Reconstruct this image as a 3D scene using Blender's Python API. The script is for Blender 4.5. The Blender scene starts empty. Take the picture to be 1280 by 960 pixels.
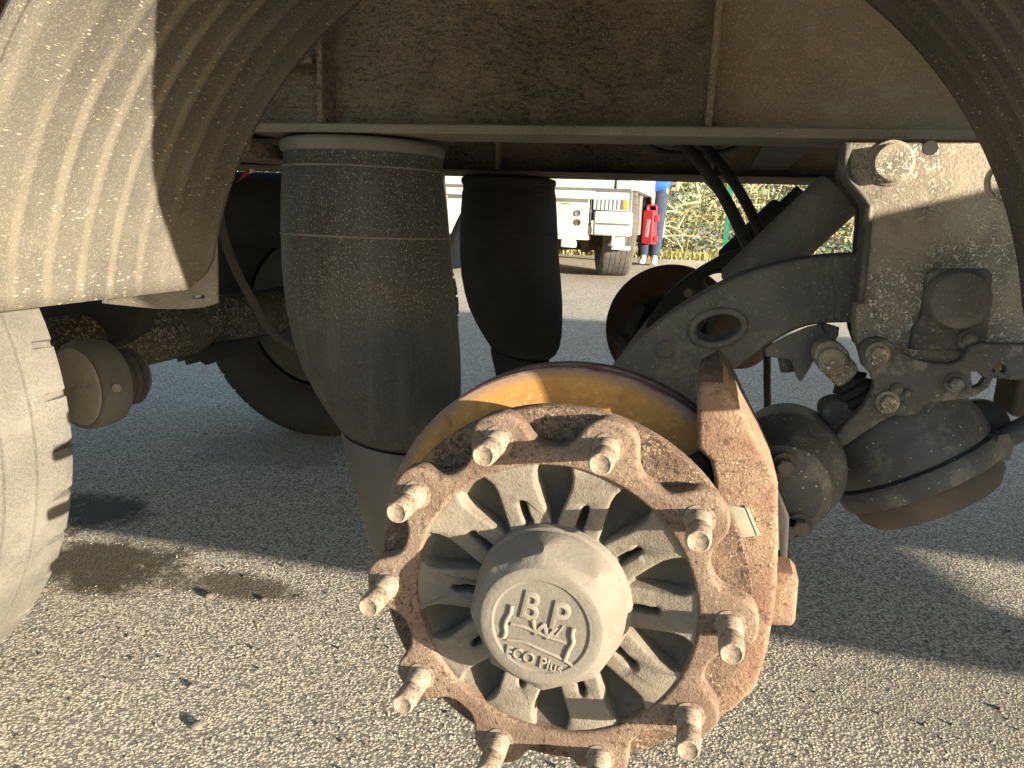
import bpy, bmesh, math, random
import numpy as np
from mathutils import Vector, Matrix, Euler
random.seed(7); RNG = np.random.default_rng(11)
scene = bpy.context.scene
COL = scene.collection
R = math.radians

# ------------------------------------------------------------------ camera
CAM_H = 0.86
FPX = 970.0                                        # focal length in pixels of a 1280 wide frame
RIGHT = Vector((0.96808119, 0.2477377, 0.03801102))
DOWN = Vector((0.08725301, -0.19094408, -0.97771533))
FWD = Vector((-0.23495897, 0.9498244, -0.20646523))
cd = bpy.data.cameras.new('camera'); cam = bpy.data.objects.new('camera', cd); COL.objects.link(cam)
m3 = Matrix((RIGHT, -DOWN, -FWD)).transposed()
cam.matrix_world = Matrix.Translation((0, 0, CAM_H)) @ m3.to_4x4()
cd.sensor_width = 36.0; cd.lens = FPX / 1280 * 36.0; cd.clip_start = 0.02; cd.clip_end = 2000
scene.camera = cam
scene.render.resolution_x = 1024; scene.render.resolution_y = 768

# ------------------------------------------------------------------ light
LIGHT = Vector((-1.0, 0.45, -0.165)).normalized()   # the way the sunlight travels
el = math.asin(-LIGHT.z); az = math.atan2(-LIGHT.x, -LIGHT.y)
w = bpy.data.worlds.new('World'); scene.world = w; w.use_nodes = True
nt = w.node_tree; bg = nt.nodes['Background']
sky = nt.nodes.new('ShaderNodeTexSky'); sky.sky_type = 'NISHITA'; sky.sun_disc = False
sky.sun_elevation = el; sky.sun_rotation = az; sky.ozone_density = 1.6
nt.links.new(sky.outputs[0], bg.inputs[0]); bg.inputs[1].default_value = 0.098
sd = bpy.data.lights.new('sun', 'SUN'); sun = bpy.data.objects.new('sun', sd); COL.objects.link(sun)
sd.energy = 4.2; sd.angle = R(0.5); sd.color = (1.0, 0.885, 0.71)
sun.rotation_euler = LIGHT.to_track_quat('-Z', 'Y').to_euler(); sun.location = (6, -2, 6)
scene.view_settings.view_transform = 'Standard'; scene.view_settings.look = 'None'
scene.view_settings.gamma = 1.0; scene.view_settings.exposure = 2.2

# ------------------------------------------------------------------ helpers
def at(u, v, Y):
    """point on the plane y = Y that the photograph shows at pixel u, v"""
    d = RIGHT * ((u - 640) / FPX) + DOWN * ((v - 480) / FPX) + FWD
    d = d * (Y / d.y)
    return Vector((d.x, d.y, d.z + CAM_H))
def px(pts, Y): return [(at(u, v, Y).x, at(u, v, Y).z) for u, v in pts]
def zm(pts, k, ox, oy, Y): return px([(u / k + ox, v / k + oy) for u, v in pts], Y)
def cr(P, n=5, closed=True):
    """smooth curve through points"""
    out = []; N = len(P)
    rng_ = range(N if closed else N - 1)
    for i in rng_:
        if closed: a, b, c, d = P[i - 1], P[i], P[(i + 1) % N], P[(i + 2) % N]
        else: a, b, c, d = P[max(i - 1, 0)], P[i], P[i + 1], P[min(i + 2, N - 1)]
        for k in range(n):
            t = k / n
            out.append(tuple(0.5 * (2 * b[j] + (c[j] - a[j]) * t + (2 * a[j] - 5 * b[j] + 4 * c[j] - d[j]) * t * t
                       + (3 * b[j] - a[j] - 3 * c[j] + d[j]) * t ** 3) for j in range(len(b))))
    if not closed: out.append(tuple(P[-1]))
    return out
WP = {}
def link(o, parent=None, loc=(0, 0, 0)):
    COL.objects.link(o); loc = Vector(loc); WP[o.name] = loc
    o.location = loc - (WP[parent.name] if parent else Vector())
    if parent: o.parent = parent
    return o
def tag(o, label=None, cat=None, group=None, kind=None):
    for k, v in (('label', label), ('category', cat), ('group', group), ('kind', kind)):
        if v: o[k] = v
    return o
def empty(name, loc, parent=None):
    o = bpy.data.objects.new(name, None); o.empty_display_size = 0.1
    return link(o, parent, loc)
def obj(name, geos, mat, parent=None, bevel=0, sharp=35, seg=2, solid=0):
    """ONE mesh object out of a list of (verts, faces)"""
    V = []; Fc = []
    for v, f in (geos if isinstance(geos, list) else [geos]):
        o = len(V); V += [Vector(p) for p in v]; Fc += [tuple(i + o for i in q) for q in f]
    lo = Vector([min(p[i] for p in V) for i in range(3)]); hi = Vector([max(p[i] for p in V) for i in range(3)])
    c = (lo + hi) / 2
    me = bpy.data.meshes.new(name); me.from_pydata([p - c for p in V], [], Fc); me.update()
    bm = bmesh.new(); bm.from_mesh(me); bmesh.ops.recalc_face_normals(bm, faces=bm.faces); bm.to_mesh(me); bm.free()
    for p in me.polygons: p.use_smooth = True
    me.set_sharp_from_angle(angle=R(sharp))
    me.materials.append(mat)
    o = bpy.data.objects.new(name, me)
    if solid:
        m = o.modifiers.new('solid', 'SOLIDIFY'); m.thickness = solid; m.offset = 1
    if bevel:
        m = o.modifiers.new('bevel', 'BEVEL'); m.width = bevel; m.segments = seg; m.limit_method = 'ANGLE'; m.angle_limit = R(40)
        m.harden_normals = False
    return link(o, parent, c)
def copy_part(o, parent, off):
    c = o.copy(); COL.objects.link(c); off = Vector(off)
    if parent is not o.parent:
        WP[c.name] = WP[o.name] + off; c.parent = parent; c.location = WP[c.name] - (WP[parent.name] if parent else Vector())
    else:
        WP[c.name] = WP[o.name] + off; c.location = o.location + off
    for ch in [x for x in list(o.children)]:
        d = ch.copy(); COL.objects.link(d); d.parent = c; WP[d.name] = WP[ch.name] + off
    return c
def g_box(lo, hi, rot=None, piv=None):
    x0, y0, z0 = lo; x1, y1, z1 = hi
    v = [Vector(p) for p in ((x0,y0,z0),(x1,y0,z0),(x1,y1,z0),(x0,y1,z0),(x0,y0,z1),(x1,y0,z1),(x1,y1,z1),(x0,y1,z1))]
    if rot:
        p = Vector(piv) if piv else (v[0] + v[6]) / 2; m = Euler(rot).to_matrix(); v = [p + m @ (q - p) for q in v]
    return v, [(0,3,2,1),(4,5,6,7),(0,1,5,4),(1,2,6,5),(2,3,7,6),(3,0,4,7)]
def frame(axis):
    a = Vector(axis).normalized(); t = Vector((0, 0, 1)) if abs(a.z) < 0.9 else Vector((1, 0, 0))
    u = a.cross(t).normalized(); return a, u, a.cross(u).normalized()
def g_lathe(prof, org, axis, seg=48, rfun=None):
    """profile of (radius, distance along axis)"""
    a, u, w_ = frame(axis); org = Vector(org); V = []; Fc = []; n = len(prof)
    for r, h in prof:
        for k in range(seg):
            t = 2 * math.pi * k / seg; rr = max(r, 1e-5)
            if rfun: rr = rfun(rr, h, t)
            V.append(org + a * h + (u * math.cos(t) + w_ * math.sin(t)) * rr)
    for i in range(n - 1):
        for k in range(seg):
            k2 = (k + 1) % seg; Fc.append((i*seg+k, i*seg+k2, (i+1)*seg+k2, (i+1)*seg+k))
    if prof[0][0] > 1e-4 and prof[-1] != prof[0]: Fc.append(tuple(range(seg))[::-1])
    if prof[-1][0] > 1e-4 and prof[-1] != prof[0]: Fc.append(tuple((n-1)*seg + k for k in range(seg)))
    return V, Fc
def g_loft(rings, seg=48):
    """rings of (centre, radius, normal[, squash])"""
    V = []; Fc = []
    for c, r, nrm in rings:
        a, u, w_ = frame(nrm); u = Vector((1,0,0)); u = (u - a * u.dot(a)).normalized(); w_ = a.cross(u)
        for k in range(seg):
            t = 2*math.pi*k/seg; V.append(Vector(c) + (u*math.cos(t) + w_*math.sin(t))*r)
    n = len(rings)
    for i in range(n-1):
        for k in range(seg):
            k2 = (k+1) % seg; Fc.append((i*seg+k, i*seg+k2, (i+1)*seg+k2, (i+1)*seg+k))
    Fc.append(tuple(range(seg))[::-1]); Fc.append(tuple((n-1)*seg+k for k in range(seg)))
    return V, Fc
def g_tube(P, r, seg=10, n=6, smooth=True):
    P = [tuple(p) for p in P]
    if smooth and len(P) > 2: P = cr(P, n, False)
    P = [Vector(p) for p in P]; V = []; Fc = []; u = None
    for i, p in enumerate(P):
        a = (P[min(i+1, len(P)-1)] - P[max(i-1, 0)]).normalized()
        if u is None: _, u, _ = frame(a)
        u = (u - a*u.dot(a)).normalized(); w_ = a.cross(u)
        rr = r[i*len(r)//len(P)] if isinstance(r, (list, tuple)) else r
        for k in range(seg):
            t = 2*math.pi*k/seg; V.append(p + (u*math.cos(t) + w_*math.sin(t))*rr)
    for i in range(len(P)-1):
        for k in range(seg):
            k2 = (k+1) % seg; Fc.append((i*seg+k, i*seg+k2, (i+1)*seg+k2, (i+1)*seg+k))
    Fc.append(tuple(range(seg))[::-1]); Fc.append(tuple((len(P)-1)*seg+k for k in range(seg)))
    return V, Fc
def conv(ob):
    COL.objects.link(ob); bpy.context.view_layer.update(); dg = bpy.context.evaluated_depsgraph_get()
    me = bpy.data.meshes.new_from_object(ob.evaluated_get(dg)); bpy.data.objects.remove(ob)
    V = [v.co.copy() for v in me.vertices]; Fc = [tuple(p.vertices) for p in me.polygons]; bpy.data.meshes.remove(me)
    return V, Fc
def weld(g, d=1e-5):
    bm = bmesh.new(); vs = [bm.verts.new(p) for p in g[0]]
    for f in g[1]:
        try: bm.faces.new([vs[i] for i in f])
        except ValueError: pass
    bmesh.ops.remove_doubles(bm, verts=bm.verts, dist=d); bm.verts.index_update()
    out = ([v.co.copy() for v in bm.verts], [tuple(v.index for v in f.verts) for f in bm.faces]); bm.free(); return out
def g_plate(loops, y0, y1, bev=0.003, res=2):
    """solid plate in the x-z plane between depths y0 and y1 with rounded edges; later loops are holes"""
    c = bpy.data.curves.new('p', 'CURVE'); c.dimensions = '2D'; c.fill_mode = 'BOTH'
    for L in loops:
        s = c.splines.new('POLY'); s.points.add(len(L)-1); s.use_cyclic_u = True
        for q, (x, z) in zip(s.points, L): q.co = (x, z, 0, 1)
    h = (y1-y0)/2; bev = min(bev, h*0.9); c.extrude = h-bev; c.bevel_depth = bev; c.bevel_resolution = res; c.offset = -bev
    V, Fc = conv(bpy.data.objects.new('p', c)); ym = (y0+y1)/2
    bpy.data.curves.remove(c)
    return weld(([Vector((p.x, ym - p.z, p.y)) for p in V], Fc))
def g_text(body, base, up, right, height, ext, width=None):
    """raised lettering: base = lower left, in a plane facing -y"""
    c = bpy.data.curves.new('t', 'FONT'); c.body = body; c.size = 1; c.extrude = 0.02; c.bevel_depth = 0.012; c.bevel_resolution = 1; c.offset = 0.012
    V, Fc = conv(bpy.data.objects.new('t', c)); bpy.data.curves.remove(c)
    x0 = min(p.x for p in V); y0 = min(p.y for p in V); y1 = max(p.y for p in V); z1 = max(abs(p.z) for p in V); k = height/(y1-y0); kx = width/(max(p.x for p in V)-x0) if width else k
    up = Vector(up).normalized(); right = Vector(right).normalized(); base = Vector(base)
    return weld(([base + right*((p.x-x0)*kx) + up*((p.y-y0)*k) + Vector((0, -1, 0))*(p.z/z1*ext) for p in V], Fc))
def circle(cx, cz, r, n=40, rz=None, rot=0):
    rz = rz or r; o = []
    for k in range(n):
        t = 2*math.pi*k/n; x, z = r*math.cos(t), rz*math.sin(t)
        o.append((cx + x*math.cos(rot) - z*math.sin(rot), cz + x*math.sin(rot) + z*math.cos(rot)))
    return o
def hexbolt(c, axis, r, h, washer=1.5):
    return [g_lathe([(r*washer, 0), (r*washer, h*0.25), (r*washer*0.96, h*0.3)], c, axis, 24),
            g_lathe([(r, h*0.25), (r, h*0.9), (r*0.85, h)], c, axis, 6)]

# ------------------------------------------------------------------ materials
def nodes(name):
    m = bpy.data.materials.new(name); m.use_nodes = True; t = m.node_tree
    return m, t, t.nodes['Principled BSDF'], t.nodes.new, t.links.new
def setin(t, sock, v):
    if hasattr(v, 'links'): t.links.new(v, sock)
    elif isinstance(v, (tuple, list)) and len(v) == 3 and sock.type == 'RGBA': sock.default_value = (*v, 1)
    else: sock.default_value = v
class NT:
    def __init__(s, name, space='Object'):
        s.m, s.t, s.b, s.new, s.ln = nodes(name); tc = s.new('ShaderNodeTexCoord'); s.co = tc.outputs['Object']
        if space == 'World': s.co = s.new('ShaderNodeNewGeometry').outputs['Position']
        s.h = None
    def noise(s, sc, det=5, rough=0.6, vec=None, dist=0):
        n = s.new('ShaderNodeTexNoise'); n.inputs['Scale'].default_value = sc; n.inputs['Detail'].default_value = det
        n.inputs['Roughness'].default_value = rough; n.inputs['Distortion'].default_value = dist
        s.ln(vec or s.co, n.inputs['Vector']); return n.outputs['Fac']
    def voro(s, sc, feat='F1', out='Distance', vec=None):
        n = s.new('ShaderNodeTexVoronoi'); n.feature = feat; n.inputs['Scale'].default_value = sc; s.ln(vec or s.co, n.inputs['Vector']); return n.outputs[out]
    def ramp(s, f, lo, hi, a=0.0, b=1.0):
        n = s.new('ShaderNodeMapRange'); n.interpolation_type = 'SMOOTHSTEP'; s.ln(f, n.inputs[0])
        for i, v in zip((1, 2, 3, 4), (lo, hi, a, b)): n.inputs[i].default_value = v
        return n.outputs[0]
    def math(s, op, a, b=0.0):
        n = s.new('ShaderNodeMath'); n.operation = op; setin(s.t, n.inputs[0], a); setin(s.t, n.inputs[1], b); return n.outputs[0]
    def mix(s, f, a, b):
        n = s.new('ShaderNodeMix'); n.data_type = 'RGBA'; setin(s.t, n.inputs[0], f); setin(s.t, n.inputs[6], a); setin(s.t, n.inputs[7], b); return n.outputs[2]
    def sepxyz(s, v=None):
        n = s.new('ShaderNodeSeparateXYZ'); s.ln(v or s.co, n.inputs[0]); return n.outputs
    def bump(s, h, dist, strength=1.0):
        n = s.new('ShaderNodeBump'); n.inputs['Distance'].default_value = dist; n.inputs['Strength'].default_value = strength; s.ln(h, n.inputs['Height'])
        if s.h: s.ln(s.h, n.inputs['Normal'])
        s.h = n.outputs[0]
    def dashes(s, sc, keep, stretch=.26):
        out = None
        for rot in ((.3, .2, .5), (1.2, .9, 2.1), (2.4, 1.7, .9)):
            mp = s.new('ShaderNodeMapping'); s.ln(s.co, mp.inputs[0]); mp.inputs['Rotation'].default_value = rot; mp.inputs['Scale'].default_value = (sc, sc*stretch, sc)
            v = s.new('ShaderNodeTexVoronoi'); v.inputs['Scale'].default_value = 1; s.ln(mp.outputs[0], v.inputs['Vector'])
            f = s.math('MULTIPLY', s.ramp(v.outputs['Distance'], .20, .12), s.ramp(s.sepxyz(v.outputs['Color'])[0], keep, keep+.02))
            out = f if out is None else s.math('MAXIMUM', out, f)
        return out
    def done(s, col, rough=0.85, metal=0.0, spec=0.35):
        setin(s.t, s.b.inputs['Base Color'], col); setin(s.t, s.b.inputs['Roughness'], rough); s.b.inputs['Metallic'].default_value = metal
        s.b.inputs['Specular IOR Level'].default_value = spec
        if s.h: s.ln(s.h, s.b.inputs['Normal'])
        return s.m
def surf(name, c1, c2, sc=9, c3=None, sc3=60, t3=(0.55, 0.68), spk=None, spks=260, tspk=(0.66, 0.72), flakes=None, bumps=((90, .0015),), vb=None, rough=0.85, metal=0, spec=0.3):
    """worn dirty surface: broad mottling, a second stain colour, pale speckle, relief"""
    k = NT(name); col = k.mix(k.ramp(k.noise(sc, 6), 0.36, 0.66), c1, c2)
    if c3: col = k.mix(k.math('MULTIPLY', k.ramp(k.noise(sc3, 5, .7), *t3), k.ramp(k.noise(sc*1.7, 3), 0.3, 0.6)), col, c3)
    if spk:
        f = k.ramp(k.noise(spks, 3, .7), *tspk); f = k.math('MULTIPLY', f, k.ramp(k.noise(sc*0.8+3, 4), 0.38, 0.62)); col = k.mix(f, col, spk); k.bump(f, .0012)
    if flakes:
        f = k.ramp(k.noise(flakes[1], 2, .5, dist=1.6), flakes[2], flakes[2]+.05) if len(flakes) > 4 else k.dashes(flakes[1], flakes[2]); f = k.math('MULTIPLY', f, k.ramp(k.noise(flakes[3] if len(flakes) > 3 else 6, 4), 0.40, 0.60, .12, 1)); col = k.mix(f, col, flakes[0]); k.bump(f, .0015)
    for b, d in bumps: k.bump(k.noise(b, 6, .65), d)
    if vb: k.bump(k.voro(vb[0], 'SMOOTH_F1'), vb[1])
    return k.done(col, rough, metal, spec)
M = {}
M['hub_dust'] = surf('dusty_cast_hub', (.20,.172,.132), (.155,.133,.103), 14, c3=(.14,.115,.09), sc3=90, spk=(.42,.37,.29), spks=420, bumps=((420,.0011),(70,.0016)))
M['hub_floor'] = surf('dusty_shaded_hub_floor', (.09,.081,.068), (.13,.115,.093), 18, c3=(.07,.064,.057), sc3=80, bumps=((300,.001),(60,.002)))  # darker than the spokes: pocket shade put into the colour
M['cap_dust'] = surf('dusty_hub_cap', (.17,.15,.122), (.138,.122,.10), 12, c3=(.14,.12,.095), sc3=90, spk=(.62,.56,.45), spks=300, tspk=(.68,.75), bumps=((260,.0006),(50,.0008)))
M['letters'] = surf('raised_lettering', (.205,.18,.145), (.17,.15,.12), 60, bumps=((300,.0004),))
M['hub_rust'] = surf('rusty_flange', (.145,.097,.07), (.21,.152,.11), 16, c3=(.07,.042,.03), sc3=170, t3=(.50,.62), spk=(.38,.28,.18), spks=300, tspk=(.54,.66), bumps=((330,.0016),(80,.0018)), rough=.95)
M['bell_rust'] = surf('pitted_rust_plate', (.115,.072,.053), (.21,.14,.095), 30, c3=(.045,.03,.025), sc3=150, t3=(.48,.60), spk=(.42,.31,.21), spks=330, tspk=(.5,.62), bumps=((360,.0035),(120,.0022)), rough=.95)
def discface():
    k = NT('orange_brake_face'); x, y, z = k.sepxyz()
    r = k.math('SQRT', k.math('ADD', k.math('MULTIPLY', x, x), k.math('MULTIPLY', z, z)))
    cv = k.new('ShaderNodeCombineXYZ'); k.ln(r, cv.inputs[0]); score = k.noise(260, 4, .7, cv.outputs[0])
    col = k.mix(k.ramp(k.noise(6, 5), .36, .66), (.40,.215,.065), (.31,.16,.05))
    col = k.mix(k.math('MULTIPLY', k.ramp(score, .50, .66), .5), col, (.22,.12,.05))
    col = k.mix(k.math('MULTIPLY', k.ramp(k.noise(120, 5, .7), .50, .64), .55), col, (.50,.30,.11))
    col = k.mix(k.math('MULTIPLY', k.ramp(k.noise(30, 5, .7), .54, .7), .8), col, (.15,.08,.04))
    col = k.mix(k.ramp(r, .199, .213), col, (.20,.14,.10))
    k.bump(score, .0006); k.bump(k.noise(420, 4, .7), .0004)
    return k.done(col, .9, 0, .15)
M['disc_face'] = discface()
M['disc_rim'] = surf('dark_red_disc_edge', (.15,.06,.052), (.20,.15,.125), 30, c3=(.30,.25,.22), sc3=90, bumps=((200,.001),), rough=.85)
M['caliper'] = surf('rusty_caliper', (.185,.11,.075), (.245,.165,.112), 22, c3=(.085,.045,.03), sc3=170, t3=(.50,.64), spk=(.44,.31,.19), spks=300, tspk=(.5,.64), bumps=((420,.0014),(90,.0012)), rough=.93)
M['cal_dark'] = surf('dark_casting', (.075,.062,.055), (.12,.10,.085), 20, spk=(.35,.32,.28), spks=200, tspk=(.72,.76), bumps=((160,.0014),))
M['stud'] = surf('dull_rusty_stud', (.27,.215,.155), (.22,.18,.14), 60, c3=(.12,.07,.045), sc3=190, t3=(.48,.60), spk=(.42,.37,.29), spks=420, tspk=(.58,.68), bumps=((320,.0006),), rough=.8, metal=.1)
M['thread'] = M['stud']
def rubber():
    k = NT('dusty_rubber'); x, y, z = k.sepxyz()
    mp = k.new('ShaderNodeMapping'); k.ln(k.co, mp.inputs[0]); mp.inputs['Scale'].default_value = (1, 1, .10); sv = k.noise(45, 4, .65, mp.outputs[0])
    mh = k.new('ShaderNodeMapping'); k.ln(k.co, mh.inputs[0]); mh.inputs['Scale'].default_value = (.12, .12, 1); sh_ = k.noise(60, 4, .6, mh.outputs[0])
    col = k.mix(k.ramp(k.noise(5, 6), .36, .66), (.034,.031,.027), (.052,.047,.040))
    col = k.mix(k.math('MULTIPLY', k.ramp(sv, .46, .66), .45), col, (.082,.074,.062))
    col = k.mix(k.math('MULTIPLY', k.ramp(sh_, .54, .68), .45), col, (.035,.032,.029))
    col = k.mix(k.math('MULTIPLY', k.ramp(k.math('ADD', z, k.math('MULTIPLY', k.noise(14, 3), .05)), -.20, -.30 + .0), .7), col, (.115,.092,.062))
    up = k.ramp(z, -.06, .05, .25, 1)
    col = k.mix(k.math('MULTIPLY', k.math('MULTIPLY', k.ramp(k.noise(330, 3, .7), .57, .65), up), .55), col, (.36,.325,.26))
    f = k.math('MULTIPLY', k.math('MULTIPLY', k.dashes(230, .78), k.ramp(k.noise(6, 4), .38, .58, .1, 1)), up); col = k.mix(f, col, (.46,.42,.34)); k.bump(f, .0008)
    k.bump(sh_, .0010); k.bump(k.noise(140, 5), .0009); k.bump(k.noise(25, 4), .0014)
    return k.done(col, .62, 0, .4)
M['rubber'] = rubber()
M['bead'] = surf('dusty_bead_plate', (.17,.155,.13), (.13,.118,.10), 9, spk=(.38,.34,.27), spks=260, bumps=((200,.001),))
M['piston'] = surf('piston_steel', (.075,.069,.06), (.10,.09,.075), 8, spk=(.3,.27,.2), spks=120, tspk=(.74,.78), bumps=((60,.0003),), rough=.48, spec=.5)
def plastic():
    k = NT('dusty_mudguard', 'World'); x, y, z = k.sepxyz()
    col = k.mix(k.ramp(k.noise(6, 6), .36, .66), (.062,.057,.048), (.088,.081,.067))
    wv = k.math('COSINE', k.math('MULTIPLY', k.math('ADD', y, k.math('MULTIPLY', k.noise(9, 2), .012)), 2*math.pi/.0475))
    st = k.math('MULTIPLY', k.ramp(wv, .45, .98), k.ramp(k.noise(4.5, 5, .7), .34, .62, .15, .9)); st = k.math('MULTIPLY', st, k.ramp(y, .80, .98, 1, .12))
    col = k.mix(k.math('MULTIPLY', st, .8), col, (.15,.131,.098))
    lowd = k.math('MULTIPLY', k.ramp(z, CAM_H+.10, CAM_H-.12), k.ramp(k.noise(8, 4), .3, .7)); col = k.mix(k.math('MULTIPLY', lowd, .6), col, (.17,.148,.11))
    col = k.mix(k.math('MULTIPLY', k.ramp(k.noise(420, 3, .7), .52, .64), .45), col, (.22,.198,.152))
    f = k.math('MULTIPLY', k.dashes(190, .80), k.ramp(k.noise(7, 4), .40, .60, .15, 1)); col = k.mix(f, col, (.34,.285,.20)); k.bump(f, .0012)
    f = k.math('MULTIPLY', k.dashes(230, .84), k.ramp(k.noise(11, 3), .42, .60, .1, 1)); col = k.mix(f, col, (.37,.34,.27))
    k.bump(k.noise(300, 5, .65), .0009); k.bump(k.noise(45, 5), .0009)
    return k.done(col, .9, 0, .3)
M['plastic'] = plastic()
def caked():
    k = NT('caked_chassis_grime', 'World'); mp = k.new('ShaderNodeMapping'); k.ln(k.co, mp.inputs[0]); mp.inputs['Scale'].default_value = (1, 1, 2.2); v = mp.outputs[0]
    x, y, z = k.sepxyz()
    col = k.mix(k.ramp(k.noise(2.6, 5), .36, .66), (.265,.205,.14), (.185,.145,.104))
    lump = k.noise(70, 5, .6, v, .6); thick = k.math('MULTIPLY', k.ramp(k.noise(2.2, 4), .36, .56), k.ramp(k.math('ADD', x, k.math('MULTIPLY', z, -.25)), -.22, -.38, .35, 1))
    col = k.mix(k.math('MULTIPLY', k.ramp(lump, .52, .36), k.math('MULTIPLY', thick, .9)), col, (.055,.042,.03))  # hollows between mud lumps darkened, crevice shade put into the colour
    col = k.mix(k.math('MULTIPLY', k.ramp(k.noise(26, 5, .7), .50, .68), .6), col, (.33,.27,.19))
    col = k.mix(k.math('MULTIPLY', k.dashes(230, .74), k.ramp(k.noise(4, 4), .35, .6, .2, 1)), col, (.50,.42,.29))
    col = k.mix(k.math('MULTIPLY', k.ramp(k.noise(380, 3, .7), .56, .66), .6), col, (.42,.35,.25))
    col = k.mix(k.math('MULTIPLY', k.ramp(x, .08, .36), k.ramp(z, 1.11, 1.0, 0, .6)), col, (.34,.29,.225))  # paler towards the lower right end, a lit sheen put into the colour
    k.bump(k.math('MULTIPLY', lump, thick), .022); k.bump(k.noise(210, 5, .65), .006)
    return k.done(col, .75, 0, .45)
M['frame'] = caked()
M['flange'] = surf('grimy_flange_edge', (.22,.19,.15), (.15,.13,.10), 8, spk=(.48,.43,.34), spks=330, tspk=(.58,.66), bumps=((240,.0016),), rough=.9)
M['hanger'] = surf('dusty_hanger', (.33,.275,.20), (.24,.20,.15), 7, c3=(.16,.135,.105), sc3=22, t3=(.45,.65), flakes=((.62,.57,.48), 175, .545, 6, 'n'), spk=(.5,.45,.36), spks=330, tspk=(.55,.66), bumps=((300,.0013),(60,.0012)), rough=.92)
def armmat(name, wrinkle):
    k = NT(name, 'World'); mp = k.new('ShaderNodeMapping'); k.ln(k.co, mp.inputs[0]); mp.inputs['Rotation'].default_value = (0, .35, 0); mp.inputs['Scale'].default_value = (2.6, 1, .8)
    x, y, z = k.sepxyz()
    col = k.mix(k.ramp(k.noise(7, 6), .36, .66), (.15,.137,.117), (.10,.093,.082))
    col = k.mix(k.math('MULTIPLY', k.ramp(k.noise(24, 5, .7), .50, .68), .7), col, (.20,.178,.145))
    wr = k.noise(46, 4, .6, mp.outputs[0], .5); rt = k.ramp(x, .07, .17, 0, wrinkle)
    col = k.mix(k.math('MULTIPLY', k.ramp(wr, .50, .38), k.math('MULTIPLY', rt, .6)), col, (.075,.066,.055))
    col = k.mix(k.math('MULTIPLY', k.ramp(k.noise(300, 3, .7), .60, .68), .6), col, (.30,.27,.22))
    col = k.mix(k.math('MULTIPLY', k.dashes(170, .9), .8), col, (.36,.33,.27))
    k.bump(k.math('MULTIPLY', wr, rt), .012); k.bump(k.noise(210, 5, .65), .0012); k.bump(k.noise(35, 5), .0022)
    return k.done(col, .85, 0, .35)
M['arm'] = armmat('dusty_spring_steel', 0.0); M['arm_caked'] = armmat('caked_spring_arm', .6)
M['steel_dark'] = surf('dark_underbody_steel', (.05,.043,.036), (.07,.06,.05), 6, spk=(.25,.22,.18), spks=200, tspk=(.72,.77), bumps=((120,.001),))
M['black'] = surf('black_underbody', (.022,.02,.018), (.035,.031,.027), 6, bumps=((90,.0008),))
M['axle'] = surf('muddy_axle', (.085,.068,.047), (.06,.05,.038), 9, flakes=((.36,.30,.20), 90, .54, 5, 'n'), bumps=((120,.0015),))
M['lever'] = surf('gritty_lever', (.115,.105,.095), (.085,.08,.075), 16, c3=(.25,.225,.19), sc3=30, t3=(.5,.66), spk=(.46,.42,.36), spks=190, tspk=(.61,.68), bumps=((140,.0028),(400,.0012)), rough=.9)
M['chamber'] = surf('dark_brake_chamber', (.045,.044,.043), (.075,.07,.064), 9, c3=(.15,.138,.115), sc3=26, t3=(.52,.68), spk=(.34,.31,.26), spks=240, tspk=(.62,.69), flakes=((.42,.38,.31), 120, .86), bumps=((90,.0008),(300,.0004)), rough=.55, spec=.5)
M['chamber_rust'] = surf('rusty_chamber_cap', (.115,.088,.066), (.085,.07,.056), 14, spk=(.4,.34,.25), spks=120, tspk=(.7,.74), bumps=((120,.0012),))
M['cyl_grey'] = surf('dusty_grey_drum', (.165,.155,.135), (.12,.112,.098), 8, spk=(.35,.32,.27), spks=200, bumps=((150,.0006),))
M['cyl_lit'] = surf('lit_pale_cylinder', (.36,.33,.275), (.29,.265,.22), 10, c3=(.2,.18,.15), sc3=30, bumps=((150,.0005),))  # pale tone carries the sunlight falling on the front cover
M['tyre_dust'] = surf('dusty_tyre', (.165,.153,.13), (.125,.117,.10), 9, c3=(.10,.097,.085), sc3=300, t3=(.46,.60), spk=(.26,.24,.20), spks=620, tspk=(.52,.62), bumps=((420,.0016),(60,.001)), rough=.95)
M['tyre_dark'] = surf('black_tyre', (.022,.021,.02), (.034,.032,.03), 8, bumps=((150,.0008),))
M['tyre_grey'] = surf('grey_truck_tyre', (.075,.07,.065), (.11,.10,.09), 8, bumps=((150,.001),))
M['guard_grey'] = surf('grey_far_mudguard', (.26,.26,.25), (.20,.20,.195), 6, bumps=((200,.0005),))
M['patch'] = surf('green_grey_tag', (.22,.21,.155), (.27,.25,.18), 60, bumps=((300,.0005),))
M['hose'] = surf('black_hose', (.028,.025,.022), (.045,.04,.034), 30, bumps=((200,.0004),), rough=.6)
M['body'] = surf('white_trailer_body', (.62,.61,.58), (.55,.54,.5), 2, bumps=())
M['white_paint'] = surf('white_truck_paint', (.56,.54,.49), (.47,.45,.40), 3, c3=(.33,.28,.22), sc3=9, t3=(.6,.75), bumps=(), rough=.45, spec=.5)
M['grey_trim'] = surf('grey_truck_trim', (.10,.10,.10), (.16,.15,.14), 6, bumps=())
M['rusty_under'] = surf('rusty_truck_underside', (.10,.055,.03), (.05,.035,.025), 9, c3=(.3,.17,.08), sc3=8, bumps=())
M['lens'] = surf('headlamp_lens', (.55,.56,.56), (.42,.43,.44), 40, bumps=((60,.002),), rough=.15, spec=.6)
M['amber'] = surf('amber_lens', (.75,.33,.05), (.65,.25,.04), 40, bumps=(), rough=.2)
M['glass'] = surf('dark_windscreen', (.03,.04,.05), (.04,.05,.06), 3, bumps=(), rough=.05, spec=.6)
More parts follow.
